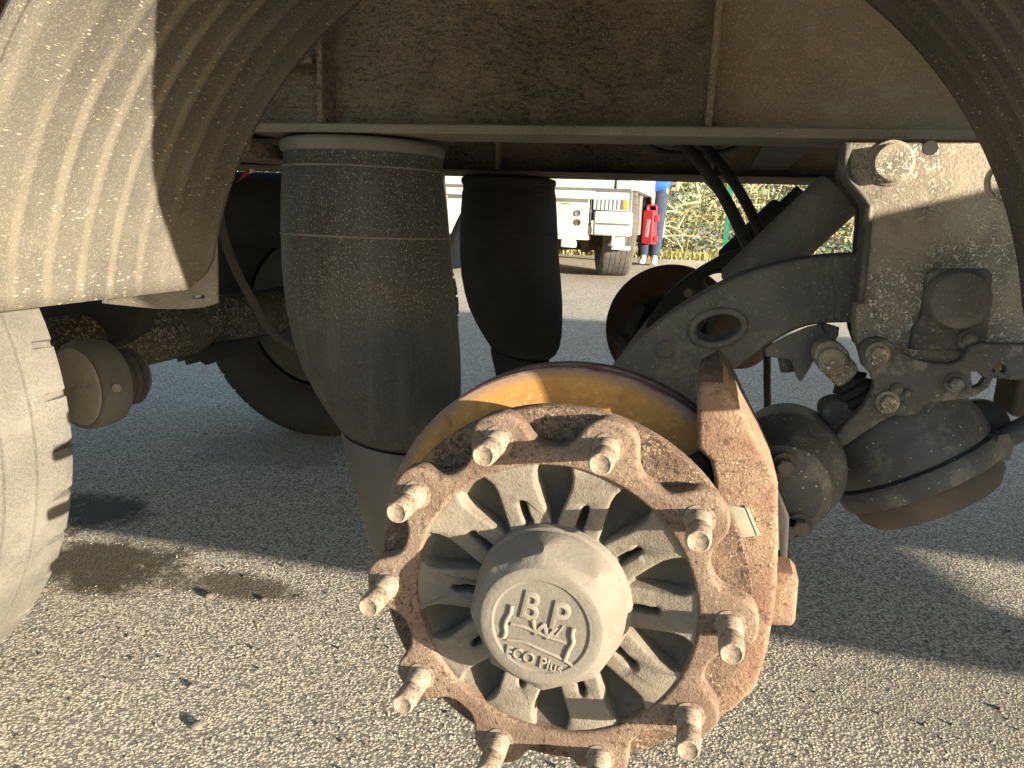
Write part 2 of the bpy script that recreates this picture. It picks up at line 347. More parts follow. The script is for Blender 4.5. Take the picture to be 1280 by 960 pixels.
M['blue_cloth'] = surf('blue_jacket', (.02,.10,.42), (.015,.07,.32), 20, bumps=((60,.004),))
M['jeans'] = surf('blue_jeans', (.035,.05,.09), (.025,.036,.065), 20, bumps=((80,.003),))
M['shoe'] = surf('white_shoe', (.7,.7,.7), (.6,.6,.62), 20, bumps=())
M['skin'] = surf('skin', (.55,.33,.24), (.5,.29,.2), 10, bumps=())
M['hair'] = surf('dark_hair', (.03,.02,.015), (.045,.03,.02), 60, bumps=((120,.003),))
M['red'] = surf('red_plastic', (.52,.03,.045), (.42,.025,.035), 10, bumps=(), rough=.5)
M['grey_label'] = surf('grey_label', (.38,.33,.33), (.3,.27,.27), 30, bumps=())
M['fence'] = surf('green_fence_paint', (.02,.16,.10), (.015,.12,.075), 10, bumps=(), rough=.5)
M['white'] = surf('white_film', (.8,.8,.8), (.75,.75,.75), 10, bumps=())
def island(name, cols, rough=.85):
    k = NT(name); n = k.new('ShaderNodeNewGeometry').outputs['Random Per Island']
    c = k.new('ShaderNodeValToRGB'); c.color_ramp.interpolation = 'LINEAR'
    while len(c.color_ramp.elements) < len(cols): c.color_ramp.elements.new(.5)
    for i, (e, q) in enumerate(zip(c.color_ramp.elements, cols)): e.position = i/(len(cols)-1); e.color = (*q, 1)
    k.ln(n, c.inputs[0]); return k.done(c.outputs[0], rough)
M['stone'] = island('loose_chippings', [(.14,.125,.11),(.44,.39,.31),(.52,.47,.38),(.33,.29,.235),(.60,.54,.44),(.40,.36,.29)])
M['crumb'] = island('dark_crumbs', [(.06,.05,.04),(.11,.095,.075),(.045,.04,.035),(.30,.27,.22)])
M['leaf'] = island('dry_hedge_leaves', [(.10,.15,.05),(.22,.22,.08),(.42,.34,.17),(.16,.19,.07),(.48,.39,.21),(.30,.25,.12)])
M['twig'] = island('pale_twigs', [(.52,.42,.25),(.40,.31,.18),(.60,.50,.31),(.32,.25,.14)])
M['grass'] = island('verge_grass', [(.28,.28,.09),(.40,.34,.14),(.14,.18,.05),(.48,.42,.22)])
def asphalt():
    k = NT('worn_chip_asphalt', 'World'); x, y, z = k.sepxyz()
    v = k.new('ShaderNodeTexVoronoi'); v.inputs['Scale'].default_value = 160; k.ln(k.co, v.inputs['Vector'])
    cell = k.sepxyz(v.outputs['Color'])[0]
    col = k.mix(k.ramp(cell, .05, .95), (.38,.338,.268), (.67,.60,.48))
    col = k.mix(k.ramp(v.outputs['Distance'], .35, .75), col, (.19,.17,.14))
    col = k.mix(k.math('MULTIPLY', k.ramp(k.noise(1.3, 5), .45, .7), .3), col, (.24,.215,.175))
    col = k.mix(k.math('MULTIPLY', k.ramp(k.noise(28, 4, .7), .60, .72), .5), col, (.16,.145,.12))
    pit = k.ramp(k.noise(55, 3, .6), .655, .70); col = k.mix(k.math('MULTIPLY', pit, k.ramp(k.noise(2.2, 3), .38, .6)), col, (.07,.062,.052)); k.bump(pit, -.004)
    wob = k.noise(7, 4)
    def blob(p, rx, ry, c, a):
        nonlocal col
        dx = k.math('DIVIDE', k.math('SUBTRACT', x, p.x), rx); dy = k.math('DIVIDE', k.math('SUBTRACT', y, p.y), ry)
        d = k.math('ADD', k.math('ADD', k.math('MULTIPLY', dx, dx), k.math('MULTIPLY', dy, dy)), k.math('MULTIPLY', k.math('ADD', wob, k.math('MULTIPLY', k.noise(30, 4), .7)), 1.5))
        col = k.mix(k.ramp(d, 2.05, 1.45, 0, a), col, c)
    g = lambda u, v_: (lambda d: d*(CAM_H/-d.z))(RIGHT*((u-640)/FPX) + DOWN*((v_-480)/FPX) + FWD)
    blob(g(125, 705), .34, .20, (.06,.047,.024), .97); blob(g(110, 640), .24, .20, (.04,.033,.023), .92); blob(g(290, 732), .24, .085, (.085,.068,.042), .9); blob(g(350, 560), .5, .35, (.17,.155,.135), .5); blob(g(1190, 880), .4, .2, (.25,.23,.19), .5)
    k.bump(k.ramp(v.outputs['Distance'], .0, .7, 1, 0), .0012, 1.0)
    k.bump(k.noise(330, 4, .7), .0012, 1.0)
    k.bump(k.noise(24, 5, .6), .0035, .8)
    return k.done(col, .9, 0, .25)
M['asphalt'] = asphalt()

# ------------------------------------------------------------------ ground
def gz(X, Y):
    """the yard is level under the trailer and climbs gently behind it"""
    P = [(-200, 0), (2.9, 0), (4.0, .035), (7.5, .34), (9.2, .45), (12, .48), (400, .6)]
    for (a, za), (b, zb) in zip(P, P[1:]):
        if Y <= b: t = (Y-a)/(b-a); return za + (zb-za)*t
    return .6
ys = sorted(set([-40, -10, -3, 0, 1, 2, 2.9, 3.3, 3.7, 4.2, 5, 5.8, 6.6, 7.2, 7.6, 8.2, 9, 9.6, 11, 12, 16, 25, 60, 150, 400]))
xs = [-400, -100, -30, -10, -4, -2, -1, 0, 1, 2, 4, 10, 30, 100, 400]
gv = [(x, y, gz(x, y)) for y in ys for x in xs]; nx = len(xs)
gf = [(j*nx+i, j*nx+i+1, (j+1)*nx+i+1, (j+1)*nx+i) for j in range(len(ys)-1) for i in range(nx-1)]
tag(obj('ground', (gv, gf), M['asphalt'], sharp=80), kind='structure')
def gp_(u, v): d = RIGHT*((u-640)/FPX) + DOWN*((v-480)/FPX) + FWD; return d*(CAM_H/-d.z)
DAMP = [(gp_(125, 705).x, gp_(125, 705).y, .30, .17), (gp_(110, 640).x, gp_(110, 640).y, .24, .2), (gp_(290, 732).x, gp_(290, 732).y, .2, .07)]
def chips(name, n, x0, x1, y0, y1, rlo, rhi, sink):
    base = np.array([(1,0,0),(-1,0,0),(0,1,0),(0,-1,0),(0,0,1),(0,0,-1)], float)
    fc = np.array([(0,2,4),(2,1,4),(1,3,4),(3,0,4),(2,0,5),(1,2,5),(3,1,5),(0,3,5)])
    c = np.c_[RNG.uniform(x0, x1, n), RNG.uniform(y0, y1, n), np.zeros(n)]
    for bx_, by_, ra, rb_ in DAMP:
        q_ = ((c[:, 0]-bx_)/ra)**2 + ((c[:, 1]-by_)/rb_)**2 + RNG.random(n)*.5; c = c[q_ > .8]; n = len(c)
    r = rlo + (rhi-rlo)*RNG.random(n)**2.2; a = RNG.uniform(0, 6.28, n)
    B = base[None]*RNG.uniform(.65, 1.25, (n, 6, 1)) + RNG.normal(0, .16, (n, 6, 3)); B[:, :, 2] *= RNG.uniform(.55, .95, (n, 1))
    X = B[:, :, 0]*np.cos(a)[:, None] - B[:, :, 1]*np.sin(a)[:, None]; Y = B[:, :, 0]*np.sin(a)[:, None] + B[:, :, 1]*np.cos(a)[:, None]
    V = np.stack([X, Y, B[:, :, 2]], 2)*r[:, None, None] + c[:, None, :]; V[:, :, 2] += r[:, None]*sink
    Fc = (fc[None] + 6*np.arange(n)[:, None, None]).reshape(-1, 3)
    me = bpy.data.meshes.new(name); me.vertices.add(n*6); me.vertices.foreach_set('co', V.reshape(-1))
    me.loops.add(len(Fc)*3); me.loops.foreach_set('vertex_index', Fc.reshape(-1).astype(np.int32)); me.polygons.add(len(Fc))
    me.polygons.foreach_set('loop_start', np.arange(0, len(Fc)*3, 3, dtype=np.int32)); me.update(calc_edges=True); me.validate()
    me.materials.append(M['stone']); o = bpy.data.objects.new(name, me); link(o)
    return tag(o, 'pale stone chippings worn loose from the asphalt', 'gravel', kind='stuff')
chips('gravel', 45000, -1.7, 1.3, .75, 2.1, .0011, .0034, -.2)
o_ = chips('grit', 420, -1.7, 1.2, .78, 1.75, .0022, .0065, .1); o_['label'] = 'dark crumbs of dirt scattered on the sunlit asphalt'; o_.data.materials[0] = M['crumb']
def stone(name, u, v, r, flat, label, mat, seed):
    rr = random.Random(seed); d = RIGHT*((u-640)/FPX) + DOWN*((v-480)/FPX) + FWD; p = d*(CAM_H/-d.z); p.z = 0
    bm = bmesh.new(); bmesh.ops.create_icosphere(bm, subdivisions=2, radius=r)
    for q in bm.verts: q.co *= rr.uniform(.82, 1.12); q.co.z = max(q.co.z*flat, -r*.2)
    g = ([v_.co + p + Vector((0, 0, r*.15)) for v_ in bm.verts], [tuple(x.index for x in f.verts) for f in bm.faces]); bm.free()
    return tag(obj(name, g, mat, sharp=50), label, 'stone', 'loose stones on the asphalt')
stone('stone', 246, 908, .012, .55, 'pale flat stone casting a dark shadow, largest on the sunlit asphalt', M['cap_dust'], 1)
stone('stone', 262, 746, .012, .7, 'dark lump of dirt on sunlit asphalt below the shadow edge', M['cal_dark'], 2)
stone('stone', 330, 750, .008, .7, 'smaller dark lump lying right of the larger dark lump', M['cal_dark'], 3)
stone('stone', 240, 858, .007, .8, 'little dark stone above the pale flat stone', M['lever'], 4)
stone('stone', 57, 738, .009, .7, 'dark crumb beside the damp patch near the dusty tyre', M['cal_dark'], 5)

# ------------------------------------------------------------------ the trailer
T = tag(empty('semi_trailer', (0, 1.87, 0)), 'dirty semi-trailer with one wheel taken off, bare hub and brake disc showing', 'trailer')
HC = Vector((-.1216, .682, CAM_H-.361)); PH = .275          # bare hub: centre of the flange face, angle of the first stud
AX2 = -1.37                                                 # axle spacing

# --- chassis
def rail(y, front):
    s = -1 if front else 1
    r = empty('chassis_rail', (0, y, CAM_H+.6), T)
    zb = at(640, 168, 1.16).z; zt = at(640, 155.5, 1.16).z
    obj('web', g_plate([[(-4, zt), (10, zt), (10, CAM_H+.42), (5.2, CAM_H+.42), (4.3, CAM_H+1.03), (-4, CAM_H+1.03)]], y-.005, y+.005, .0005), M['frame'], r)
    obj('bottom_flange', g_box((-4, y-.06, zb), (10, y+.06, zt)), M['flange'], r, .003)
    obj('top_flange', g_box((-4, y-.06, CAM_H+1.03), (4.3, y+.06, CAM_H+1.044)), M['flange'], r, .003)
    ribs = [at(419, 80, 1.22).x, at(893, 80, 1.22).x]
    for x in ribs + [ribs[0]-.62, ribs[1]+.62]:
        obj('rib', g_box((x-.005, y-.055, zt+.001), (x+.005, y-.005, CAM_H+1.028)), M['frame'], r, .002)
    return r, zb, zt
r1, ZB, ZT = rail(1.22, True); r1['label'] = 'near grimy chassis rail with welded ribs'
r2, _, _ = rail(2.26, False); r2['label'] = 'far dark chassis rail'
# short ledge and weld seams on the near web, left of the first rib
xl = at(419, 80, 1.22).x
obj('ledge', g_box((xl-.45, 1.165, at(370, 80, 1.2).z-.006), (xl-.012, 1.214, at(370, 80, 1.2).z+.006)), M['frame'], r1, .002)
for xa, xb in ((-1.1, -.03), (.02, .55)):
    pts = [(xa + (xb-xa)*i/40, 1.214-.002*random.random(), ZT+.003+.0012*math.sin(i*1.9+math.sin(i))) for i in range(41)]
    obj('weld_bead', g_tube(pts, .006, 7, 2), M['frame'], r1)
for x in (-1.9, -.86, .12, 1.4):
    obj('cross_member', [g_box((x-.045, 1.226, ZB+.03), (x+.045, 2.2, ZB+.04)), g_box((x-.004, 1.226, ZB+.04), (x+.004, 2.2, ZB+.25))], M['steel_dark'], T)
obj('shade_body_floor', g_box((-4.2, .55, CAM_H+1.05), (4.3, 3.12, CAM_H+1.16)), M['steel_dark'], T, .01)  # unseen upper body, added to block the sky and cast shadow
obj('shade_floor_front', g_box((4.32, .61, CAM_H+.49), (10, 2.32, CAM_H+.51)), M['steel_dark'], T)  # added floor, closes a lit stripe in the background shadow
obj('shade_body_block', [g_box((-4.2, .55, CAM_H+1.163), (4.3, 3.12, CAM_H+3.0))], M['body'], T, .01)  # added unseen body, ends early so the background stays sunlit
obj('shade_side_rail', [g_box((-4, .575, CAM_H+.45), (10, .61, CAM_H+.63))], M['flange'], T, .006)  # unseen rail added above the light slot to block sun
obj('shade_skirt', [g_box((-4, .58, CAM_H+.632), (4.3, .60, CAM_H+1.047))], M['body'], T)  # added panel that shuts out sunlight above the rail
# added unseen guard ahead of the wheels: rails and boards cast the ground shadow
SG = empty('shadow_guard', (4, .6, CAM_H-.1), T)
obj('shadow_rail_lower', g_box((.70, .585, CAM_H-.483), (9.5, .61, CAM_H-.384)), M['body'], SG, .006)
obj('shadow_board', g_plate([[(.70, CAM_H-.382), (3.65, CAM_H-.382), (4.3, CAM_H-.256), (.70, CAM_H-.256)]], .590, .606, .001), M['body'], SG)  # slanted end sets the left edge of the sun patch on the ground
obj('shadow_board_middle', g_box((.70, .588, CAM_H-.254), (9.5, .608, CAM_H-.002)), M['body'], SG, .002)
obj('shadow_rail_upper', g_box((.70, .585, CAM_H), (9.5, .61, CAM_H+.10)), M['body'], SG, .006)
def back(u, v):
    p = at(u, v, 1.06); t = (p.y-.598)/LIGHT.y; return (p.x-LIGHT.x*t, p.z-LIGHT.z*t)
q1, q2 = back(1085, 273), back(1255, 233); sl = (q2[1]-q1[1])/(q2[0]-q1[0])
xa, xb = q1[0]-.13, q2[0]+.2
obj('slotted_shadow_board', g_plate([[(.70, CAM_H+.102), (9.5, CAM_H+.102), (9.5, CAM_H+.448), (xb, CAM_H+.448), (xb, CAM_H+.326), (xb, q1[1]+sl*(xb-q1[0])), (xa, q1[1]+sl*(xa-q1[0])), (xa, CAM_H+.326), (xb-.002, CAM_H+.326), (xb-.002, CAM_H+.448), (.70, CAM_H+.448)]], .590, .606, .001), M['body'], SG)  # slot shaped to let a sun patch through onto the hanger plate
for x in (.9, 3.0, 5.2, 7.4, 9.2): obj('shadow_guard_post', g_box((x-.03, .612, CAM_H-.47), (x+.03, .66, CAM_H+.44)), M['steel_dark'], SG, .003)

# --- mudguards: half shells over each wheel, ribbed along their length
def g_shell(cx, y0, y1, cz, Rr, rib, shadow_flare=False):
    th0, th1 = R(6.8), R(173.2); n, k = 72, 61; V = []; Fc = []
    for i in range(n+1):
        th = th0 + (th1-th0)*i/n; e = min(th-th0, th1-th)*Rr; yb = y1 - (.012 if shadow_flare and th < 1.4 else 0)  # right far edge trimmed so sun reaches the top bolt
        ye = yb - (.05 - math.sqrt(max(0, .05**2 - (.05-e)**2)) if e < .05 else 0)
        yn = y0
        if shadow_flare:
            dg_ = math.degrees(th); yn = y0 - (.045 + .11*max(0, min(1, (dg_-10)/30)))*max(0, min(1, (125-dg_)/40))  # unseen right half pushed outward to shape the shadow it casts
        for j in range(k):
            y = yn + (ye-yn)*j/(k-1); q = max(0, (y-y0)/(y1-y0))
            fade = max(0, min(1, (q-.04)*14))*max(0, min(1, (.93-q)*12))*max(0, min(1, (e-.05)/.09))
            r = Rr - 0.0026*rib*fade*max(0, math.cos((y-y0-.015)*2*math.pi/.0475))**1.5 - .004*max(0, (q-.95)/.05)**2 + .012*max(0, (.03-q)/.03)**2
            V.append(Vector((cx + r*math.cos(th), y, cz + r*math.sin(th))))
    for i in range(n):
        for j in range(k-1): a = i*k+j; Fc.append((a, a+1, a+k+1, a+k))
    return V, Fc
MC = (-.18, CAM_H-.176)
sh = g_shell(MC[0], .60, 1.0, MC[1], .538, 1, True)
mg = obj('mudguard', sh, M['plastic'], T, sharp=60, solid=-.005); mg['label'] = 'dusty ribbed mudguard arching over the bare hub'
# turned hem along the near edge and along the bottom edge
hem = [(MC[0]+.545*math.cos(R(a)), .597 - (.045 + .11*max(0, min(1, (a-10)/30)))*max(0, min(1, (125-a)/40)), MC[1]+.545*math.sin(R(a))) for a in range(7, 174, 4)]
obj('edge_bead', g_tube(hem, .007, 8, 2), M['plastic'], mg)
bx = MC[0]-.538*math.cos(R(6.8)); bz = MC[1]+.538*math.sin(R(6.8))
obj('bottom_lip', [g_tube([(bx+.004, .60, bz+.02), (bx+.003, .8, bz+.021), (bx+.002, .93, bz+.023)], .0028, 6, 4)], M['plastic'], mg)
copy_part(mg, T, (AX2, 0, 0))['label'] = 'dusty mudguard over the left wheel'
fg = obj('mudguard', g_shell(0, 2.66, 3.06, 0, .538, 1), M['guard_grey'], T, sharp=60, solid=-.005); fo = at(597, 331, 3.06); fo = Vector((fo.x+.534, 0, fo.z-.064)); fg.location += fo; WP[fg.name] += fo
fg['label'] = 'grey far side mudguard'
copy_part(fg, T, (AX2, 0, 0))
# bracket plate behind the mudguard's lower corner
bp = px([(262, 230), (271, 240), (273, 379), (255, 384), (236, 386), (200, 386), (130, 379), (130, 365), (240, 340)], 1.02)
slot = px([(243, 369), (258, 369), (258, 373), (243, 373)], 1.02)
ho = circle(*px([(249, 329)], 1.02)[0], .006, 14)
mb = obj('mudguard_bracket', g_plate([bp, slot, ho], 1.015, 1.022, .0012), M['flange'], T)

# --- wheels
def g_tyre(Rr, wd, groove=.010, blocks=40):
    """ribbed tyre round the y axis with slots cut into both shoulders"""
    h = wd/2; prof = []
    side = [(.60, .34), (.64, .40), (.72, .47), (.82, .50), (.90, .495), (.955, .47), (.985, .44)]
    left = [(Rr*a, -wd*b) for a, b in side]
    tread = []; edges = [-.40, -.245, -.23, -.09, -.075, .075, .09, .23, .245, .40]
    for i in range(0, len(edges), 2):
        a, b = edges[i]*wd, edges[i+1]*wd
        for q in (a, (a+b)/2, b): tread.append((Rr - .004*(abs(q)/h)**2, q))
        if i < len(edges)-2: tread += [(Rr-groove, b+.003), (Rr-groove, edges[i+2]*wd-.003)]
    prof = left + tread + [(r, -y) for r, y in left[::-1]]
    ths = []; per = 2*math.pi/blocks
    for b in range(blocks):
        for q, s in ((0, 0), (.004, 0), (.0055, 1), (.0145, 1), (.016, 0), (.035, 0), (.055, 0)): ths.append((b*per + q/Rr, s))
    V = []; Fc = []; m = len(prof)
    for th, s in ths:
        for r, y in prof:
            a = abs(y)/h
            rr = r - (.011 if s and .70 < a < .93 and r > Rr*.95 else 0)
            V.append(Vector((rr*math.sin(th), y, rr*math.cos(th))))
    n = len(ths)
    for i in range(n):
        for j in range(m-1): Fc.append((i*m+j, ((i+1) % n)*m+j, ((i+1) % n)*m+j+1, i*m+j+1))
    return V, Fc
def g_rim(Rr, wd, s):
    """dished steel rim, s = -1 with the dish open to the far side"""
    pr = [(.60*Rr, -.34*wd), (.575*Rr, -.34*wd), (.56*Rr, -.30*wd), (.53*Rr, -.1*wd), (.52*Rr, .2*wd), (.50*Rr, .30*wd), (.36*Rr, .33*wd), (.27*Rr, .26*wd), (.12*Rr, .26*wd), (.11*Rr, .38*wd), (0, .39*wd)]
    pr2 = [(.60*Rr, .34*wd), (.57*Rr, .34*wd), (.53*Rr, .26*wd)]
    return [g_lathe([(r, h*s) for r, h in pr], (0, 0, 0), (0, 1, 0), 56), g_lathe([(r, h*s) for r, h in pr2], (0, 0, 0), (0, 1, 0), 56)]
TY = g_tyre(.518, .375)
def wheel(loc, mt, mr, s, label, sz=1):
    w_ = empty('wheel', loc, T); w_['label'] = label
    mv = lambda g: ([Vector(loc)+p*sz for p in g[0]], g[1])
    obj('tyre', mv(TY), mt, w_, sharp=28); obj('rim', [mv(g) for g in g_rim(.518, .375, s)], mr, w_)
    return w_
wheel((-1.475, .822, .497), M['tyre_dust'], M['steel_dark'], -1, 'dusty wheel on the left')
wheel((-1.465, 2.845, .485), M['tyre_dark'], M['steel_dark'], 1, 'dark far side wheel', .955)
for x, y0 in ((-1.49, .9), (HC.x, .84)):
    a = obj('axle_beam', g_lathe([(.06, 0), (.082, .06), (.082, 1.9), (.06, 1.96)], (x, y0, .512), (0, 1, 0), 32), M['axle'], T)
# ribbed sensor ring and bracket low on the left axle
obj('axle_plate', [g_plate([px([(190, 452), (222, 443), (224, 452), (233, 450), (235, 456), (247, 453), (250, 450), (259, 456), (268, 452), (300, 440), (330, 420), (300, 424), (200, 440)], 2.0)], 1.99, 2.03)], M['black'], T)

# --- bare hub
hub = empty('wheel_hub', HC, T); hub['label'] = 'bare dusty wheel hub with ten studs'
def rad(r, a): return (HC.x + r*math.sin(a), HC.z + r*math.cos(a))
out = []
for k in range(10):
    a0 = PH + k*math.pi/5
    for da, r in ((-.157, .1840), (-.145, .1665), (-.115, .1640)): pass
    for da, r in ((-.314, .1565), (-.255, .1575), (-.20, .163), (-.165, .172), (-.135, .182), (-.09, .1895), (-.04, .1925), (.04, .1925), (.09, .1895), (.135, .182), (.165, .172), (.20, .163), (.255, .1575)):
        out.append(rad(r, a0+da))
inn = [rad(.1385, t*2*math.pi/80) for t in range(80)]
fl = obj('flange', g_plate([cr(out, 2), inn], HC.y, HC.y+.024, .004, 3), M['hub_rust'], hub, sharp=45)
# bosses round each stud
for k in range(10):
    x, z = rad(.1675, PH+k*math.pi/5)
    obj('stud', [g_lathe([(.0145, -.002), (.0145, .001), (.0112, .0015)] + [(.0112 if i % 2 else .0101, .002+i*.00125) for i in range(1, 21)] +
        [(.0112, .0285), (.0112, .043), (.0108, .049), (.0096, .052), (.0088, .0522), (.0080, .0515), (.0, .0515)], (x, HC.y, z), (0, -1, 0), 28)], M['stud'], hub, sharp=50)
# spokes, each with a slot at its root, standing on the floor of the hub
sp = []
for k in range(10):
    a = PH + k*math.pi/5
    def P(r, t): return (HC.x + r*math.sin(a) + t*math.cos(a), HC.z + r*math.cos(a) - t*math.sin(a))
    loop = [P(r, t) for r, t in ((.062, -.0208), (.080, -.0212), (.100, -.0200), (.116, -.0193), (.126, -.0212), (.135, -.027), (.1393, -.035),
                                 (.1405, 0), (.1393, .035), (.135, .027), (.126, .0212), (.116, .0193), (.100, .0200), (.080, .0212), (.062, .0208))]
    sl = [P(r, t) for r, t in ((.074, -.0036), (.096, -.0038), (.1015, -.0032), (.1042, 0), (.1015, .0032), (.096, .0038), (.074, .0036))]
    s_ = obj('spoke', g_plate([loop, cr(sl, 3)], HC.y+.004, HC.y+.050, .0034, 3), M['hub_dust'], hub, sharp=50)
    # spokes slope back towards the cap
    for v in s_.data.vertices:
        wv = v.co + WP[s_.name]; rr = math.hypot(wv.x-HC.x, wv.z-HC.z)
        if v.co.y < 0: v.co.y += .007*max(0, min(1, (.118-rr)/.05)) - .0015*math.sin(rr*400+k)
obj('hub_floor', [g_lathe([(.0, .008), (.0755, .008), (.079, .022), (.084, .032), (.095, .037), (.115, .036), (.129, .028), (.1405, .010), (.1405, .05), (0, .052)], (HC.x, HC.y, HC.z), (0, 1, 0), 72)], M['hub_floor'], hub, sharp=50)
for ka in (8.5, 2.5):
    x, z = rad(.112, PH+ka*math.pi/5)
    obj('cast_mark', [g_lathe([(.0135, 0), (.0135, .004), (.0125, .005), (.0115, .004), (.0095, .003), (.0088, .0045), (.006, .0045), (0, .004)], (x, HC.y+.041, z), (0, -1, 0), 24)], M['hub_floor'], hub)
cap = empty('hub_cap', (HC.x, HC.y-.02, HC.z), hub)
# hub cap: round at the root, eight flats towards the face
def capr(r, h, t):
    a = math.pi/4; q = (t-.043) % a - a/2
    ap = 0.0775 - .0140*max(0, min(1, (h-.006)/.044))          # eight slanting flats cut the round side
    return min(r, ap/math.cos(q))
CP = [(.078, 0), (.0765, .008), (.0745, .010), (.0735, .012), (.0745, .014), (.0740, .022), (.0735, .026), (.0730, .030), (.0725, .034), (.0720, .038), (.0715, .042), (.0705, .046), (.0695, .0495), (.0600, .0540), (.0570, .0575), (.0545, .0585), (.0475, .0585), (.0465, .0590), (.0455, .0585), (.0445, .0570), (0, .0570)]
cap_o = obj('cap_shell', [g_lathe(CP, (HC.x, HC.y+.010, HC.z), (0, -1, 0), 160, lambda r, h, t: capr(r, h, t) if r > .0595 else r)], M['cap_dust'], cap, sharp=24, bevel=.0012)
# lettering on the cap
YF = HC.y+.010-.0570
cz = lambda pts: zm(pts, 5.82, 590, 700, YF)
def up_of(a, b): p, q = at(a[0]/5.82+590, a[1]/5.82+700, YF), at(b[0]/5.82+590, b[1]/5.82+700, YF); return q-p, p
def letter(ch, base, top, wpx, ext=.0014):
    u, p = up_of(base, top); r_ = Vector((u.z, 0, -u.x)); return g_text(ch, p + Vector((0, -.0004, 0)), u, r_, u.length, ext, wpx/5.82/1385)
le = [letter('B', (345, 410), (395, 215), 132), letter('P', (560, 490), (607, 290), 130), letter('W', (400, 525), (430, 420), 215)]
u, p = up_of((238, 690), (258, 612)); q, _ = up_of((238, 690), (650, 832))
le.append(g_text('ECO Plus', p + Vector((0, -.0004, 0)), Vector((-q.z, 0, q.x)), q, u.length, .0012, q.length))
def band(pts, wpx, closed=False):
    P = cz(pts); k = .5*wpx/5.82/1385; return g_tube([(x, YF-.0002, z) for x, z in P], k, 8, 4)
le += [band([(285, 462), (385, 487), (540, 552), (690, 605)], 30), band([(255, 578), (380, 597), (500, 650), (640, 712), (768, 792)], 26),
       band([(290, 325), (280, 380), (258, 420), (240, 470), (245, 520), (230, 562)], 40), band([(738, 490), (728, 545), (735, 595), (705, 650), (690, 690), (672, 728)], 40), band([(610, 545), (665, 478)], 20), band([(570, 540), (630, 560)], 22)]
obj('lettering', le, M['letters'], cap, sharp=50)

# --- brake disc and caliper
disc = empty('brake_disc', (HC.x, .80, HC.z), T); disc['label'] = 'brake disc with orange rusted face'
rg = lambda h: h
obj('friction_face', [g_lathe([(.120, .0), (.2125, .0), (.2125, .004), (.12, .004)], (HC.x, .776, HC.z), (0, 1, 0), 128)], M['disc_face'], disc)
obj('disc_edge', [g_lathe([(.2126, .0), (.2145, .0015), (.2150, .006), (.2150, .017), (.2125, .0185), (.2125, .024), (.2150, .0255), (.2150, .043), (.2135, .047), (.12, .047), (.12, .0045), (.2126, .0045), (.2126, .0)], (HC.x, .776, HC.z), (0, 1, 0), 128)], M['disc_rim'], disc)
obj('bell', [g_lathe([(.187, 0), (.1885, .003), (.1880, .018), (.184, .022), (.125, .030), (.122, .062), (.10, .062), (.1395, .024), (.1395, 0), (.187, 0)], (HC.x, HC.y+.0285, HC.z), (0, 1, 0), 128)], M['bell_rust'], disc)
cal = empty('brake_caliper', (.05, .8, CAM_H-.35), T); cal['label'] = 'rusty brake caliper beside the bare hub'
cp = px([(871, 488), (879, 477), (905, 479), (920, 503), (936, 531), (955, 566), (973, 606), (973, 700), (969, 760), (959, 818), (945, 862), (918, 888), (892, 902), (868, 910), (850, 900), (880, 860), (920, 790), (932, 740), (915, 690), (890, 640), (893, 602), (888, 578), (871, 561)], .735)
obj('housing', [g_plate([cp], .735, .86, .006, 3)], M['caliper'], cal, sharp=50)
obj('bridge', [g_plate([px([(873, 480), (900, 464), (914, 478), (972, 600), (975, 690), (966, 700), (955, 620), (915, 540)], .80)], .80, .96, .008)], M['cal_dark'], cal)
obj('pad_plate', g_plate([px([(874, 565), (888, 578), (893, 602), (890, 645), (868, 620), (850, 580)], .765)], .76, .775), M['black'], cal)
obj('name_tag', [g_plate([px([(905, 629), (931, 634), (945, 668), (920, 672)], .732)], .7285, .7355, .001), g_plate([px([(931, 633), (935, 634), (949, 668), (945, 668)], .7315)], .728, .7355, .001)], M['patch'], cal)
obj('guide_block', g_plate([px([(955, 708), (990, 712), (997, 720), (993, 770), (988, 776), (950, 774)], .80)], .785, .835, .006), M['caliper'], cal)
cb = obj('stay', [g_plate([px([(968, 600), (985, 640), (982, 700), (990, 712), (976, 712), (970, 690)], .87)], .85, .95, .004)], M['black'], cal)
def g_chamber(r, ln):
    return [(0, 0), (r*.45, .0), (r*.80, ln*.06), (r*.90, ln*.22), (r*.92, ln*.48), (r*.98, ln*.50), (r*1.02, ln*.53), (r*1.02, ln*.70), (r*.96, ln*.74), (r*.88, ln*.80), (r*.78, ln*.94), (r*.4, ln), (0, ln)]
bc = empty('brake_chamber', at(985, 612, 1.0), T); bc['label'] = 'dark round brake chamber behind the caliper'
C2 = at(977, 613, .93)
obj('canister', [g_lathe([(0, -.012), (.045, -.010), (.056, 0), (.060, .03), (.066, .055), (.072, .065), (.074, .07), (.074, .095), (.070, .102), (.066, .16), (.04, .18), (0, .18)], C2, (0.12, 1, .05), 48)], M['chamber'], bc)
for du, dv in ((3, -33), (22, 42), (6, 47)):
    obj('bolt', hexbolt(at(977+du, 613+dv, .92), (0, -1, 0), .010, .018), M['cal_dark'], bc)

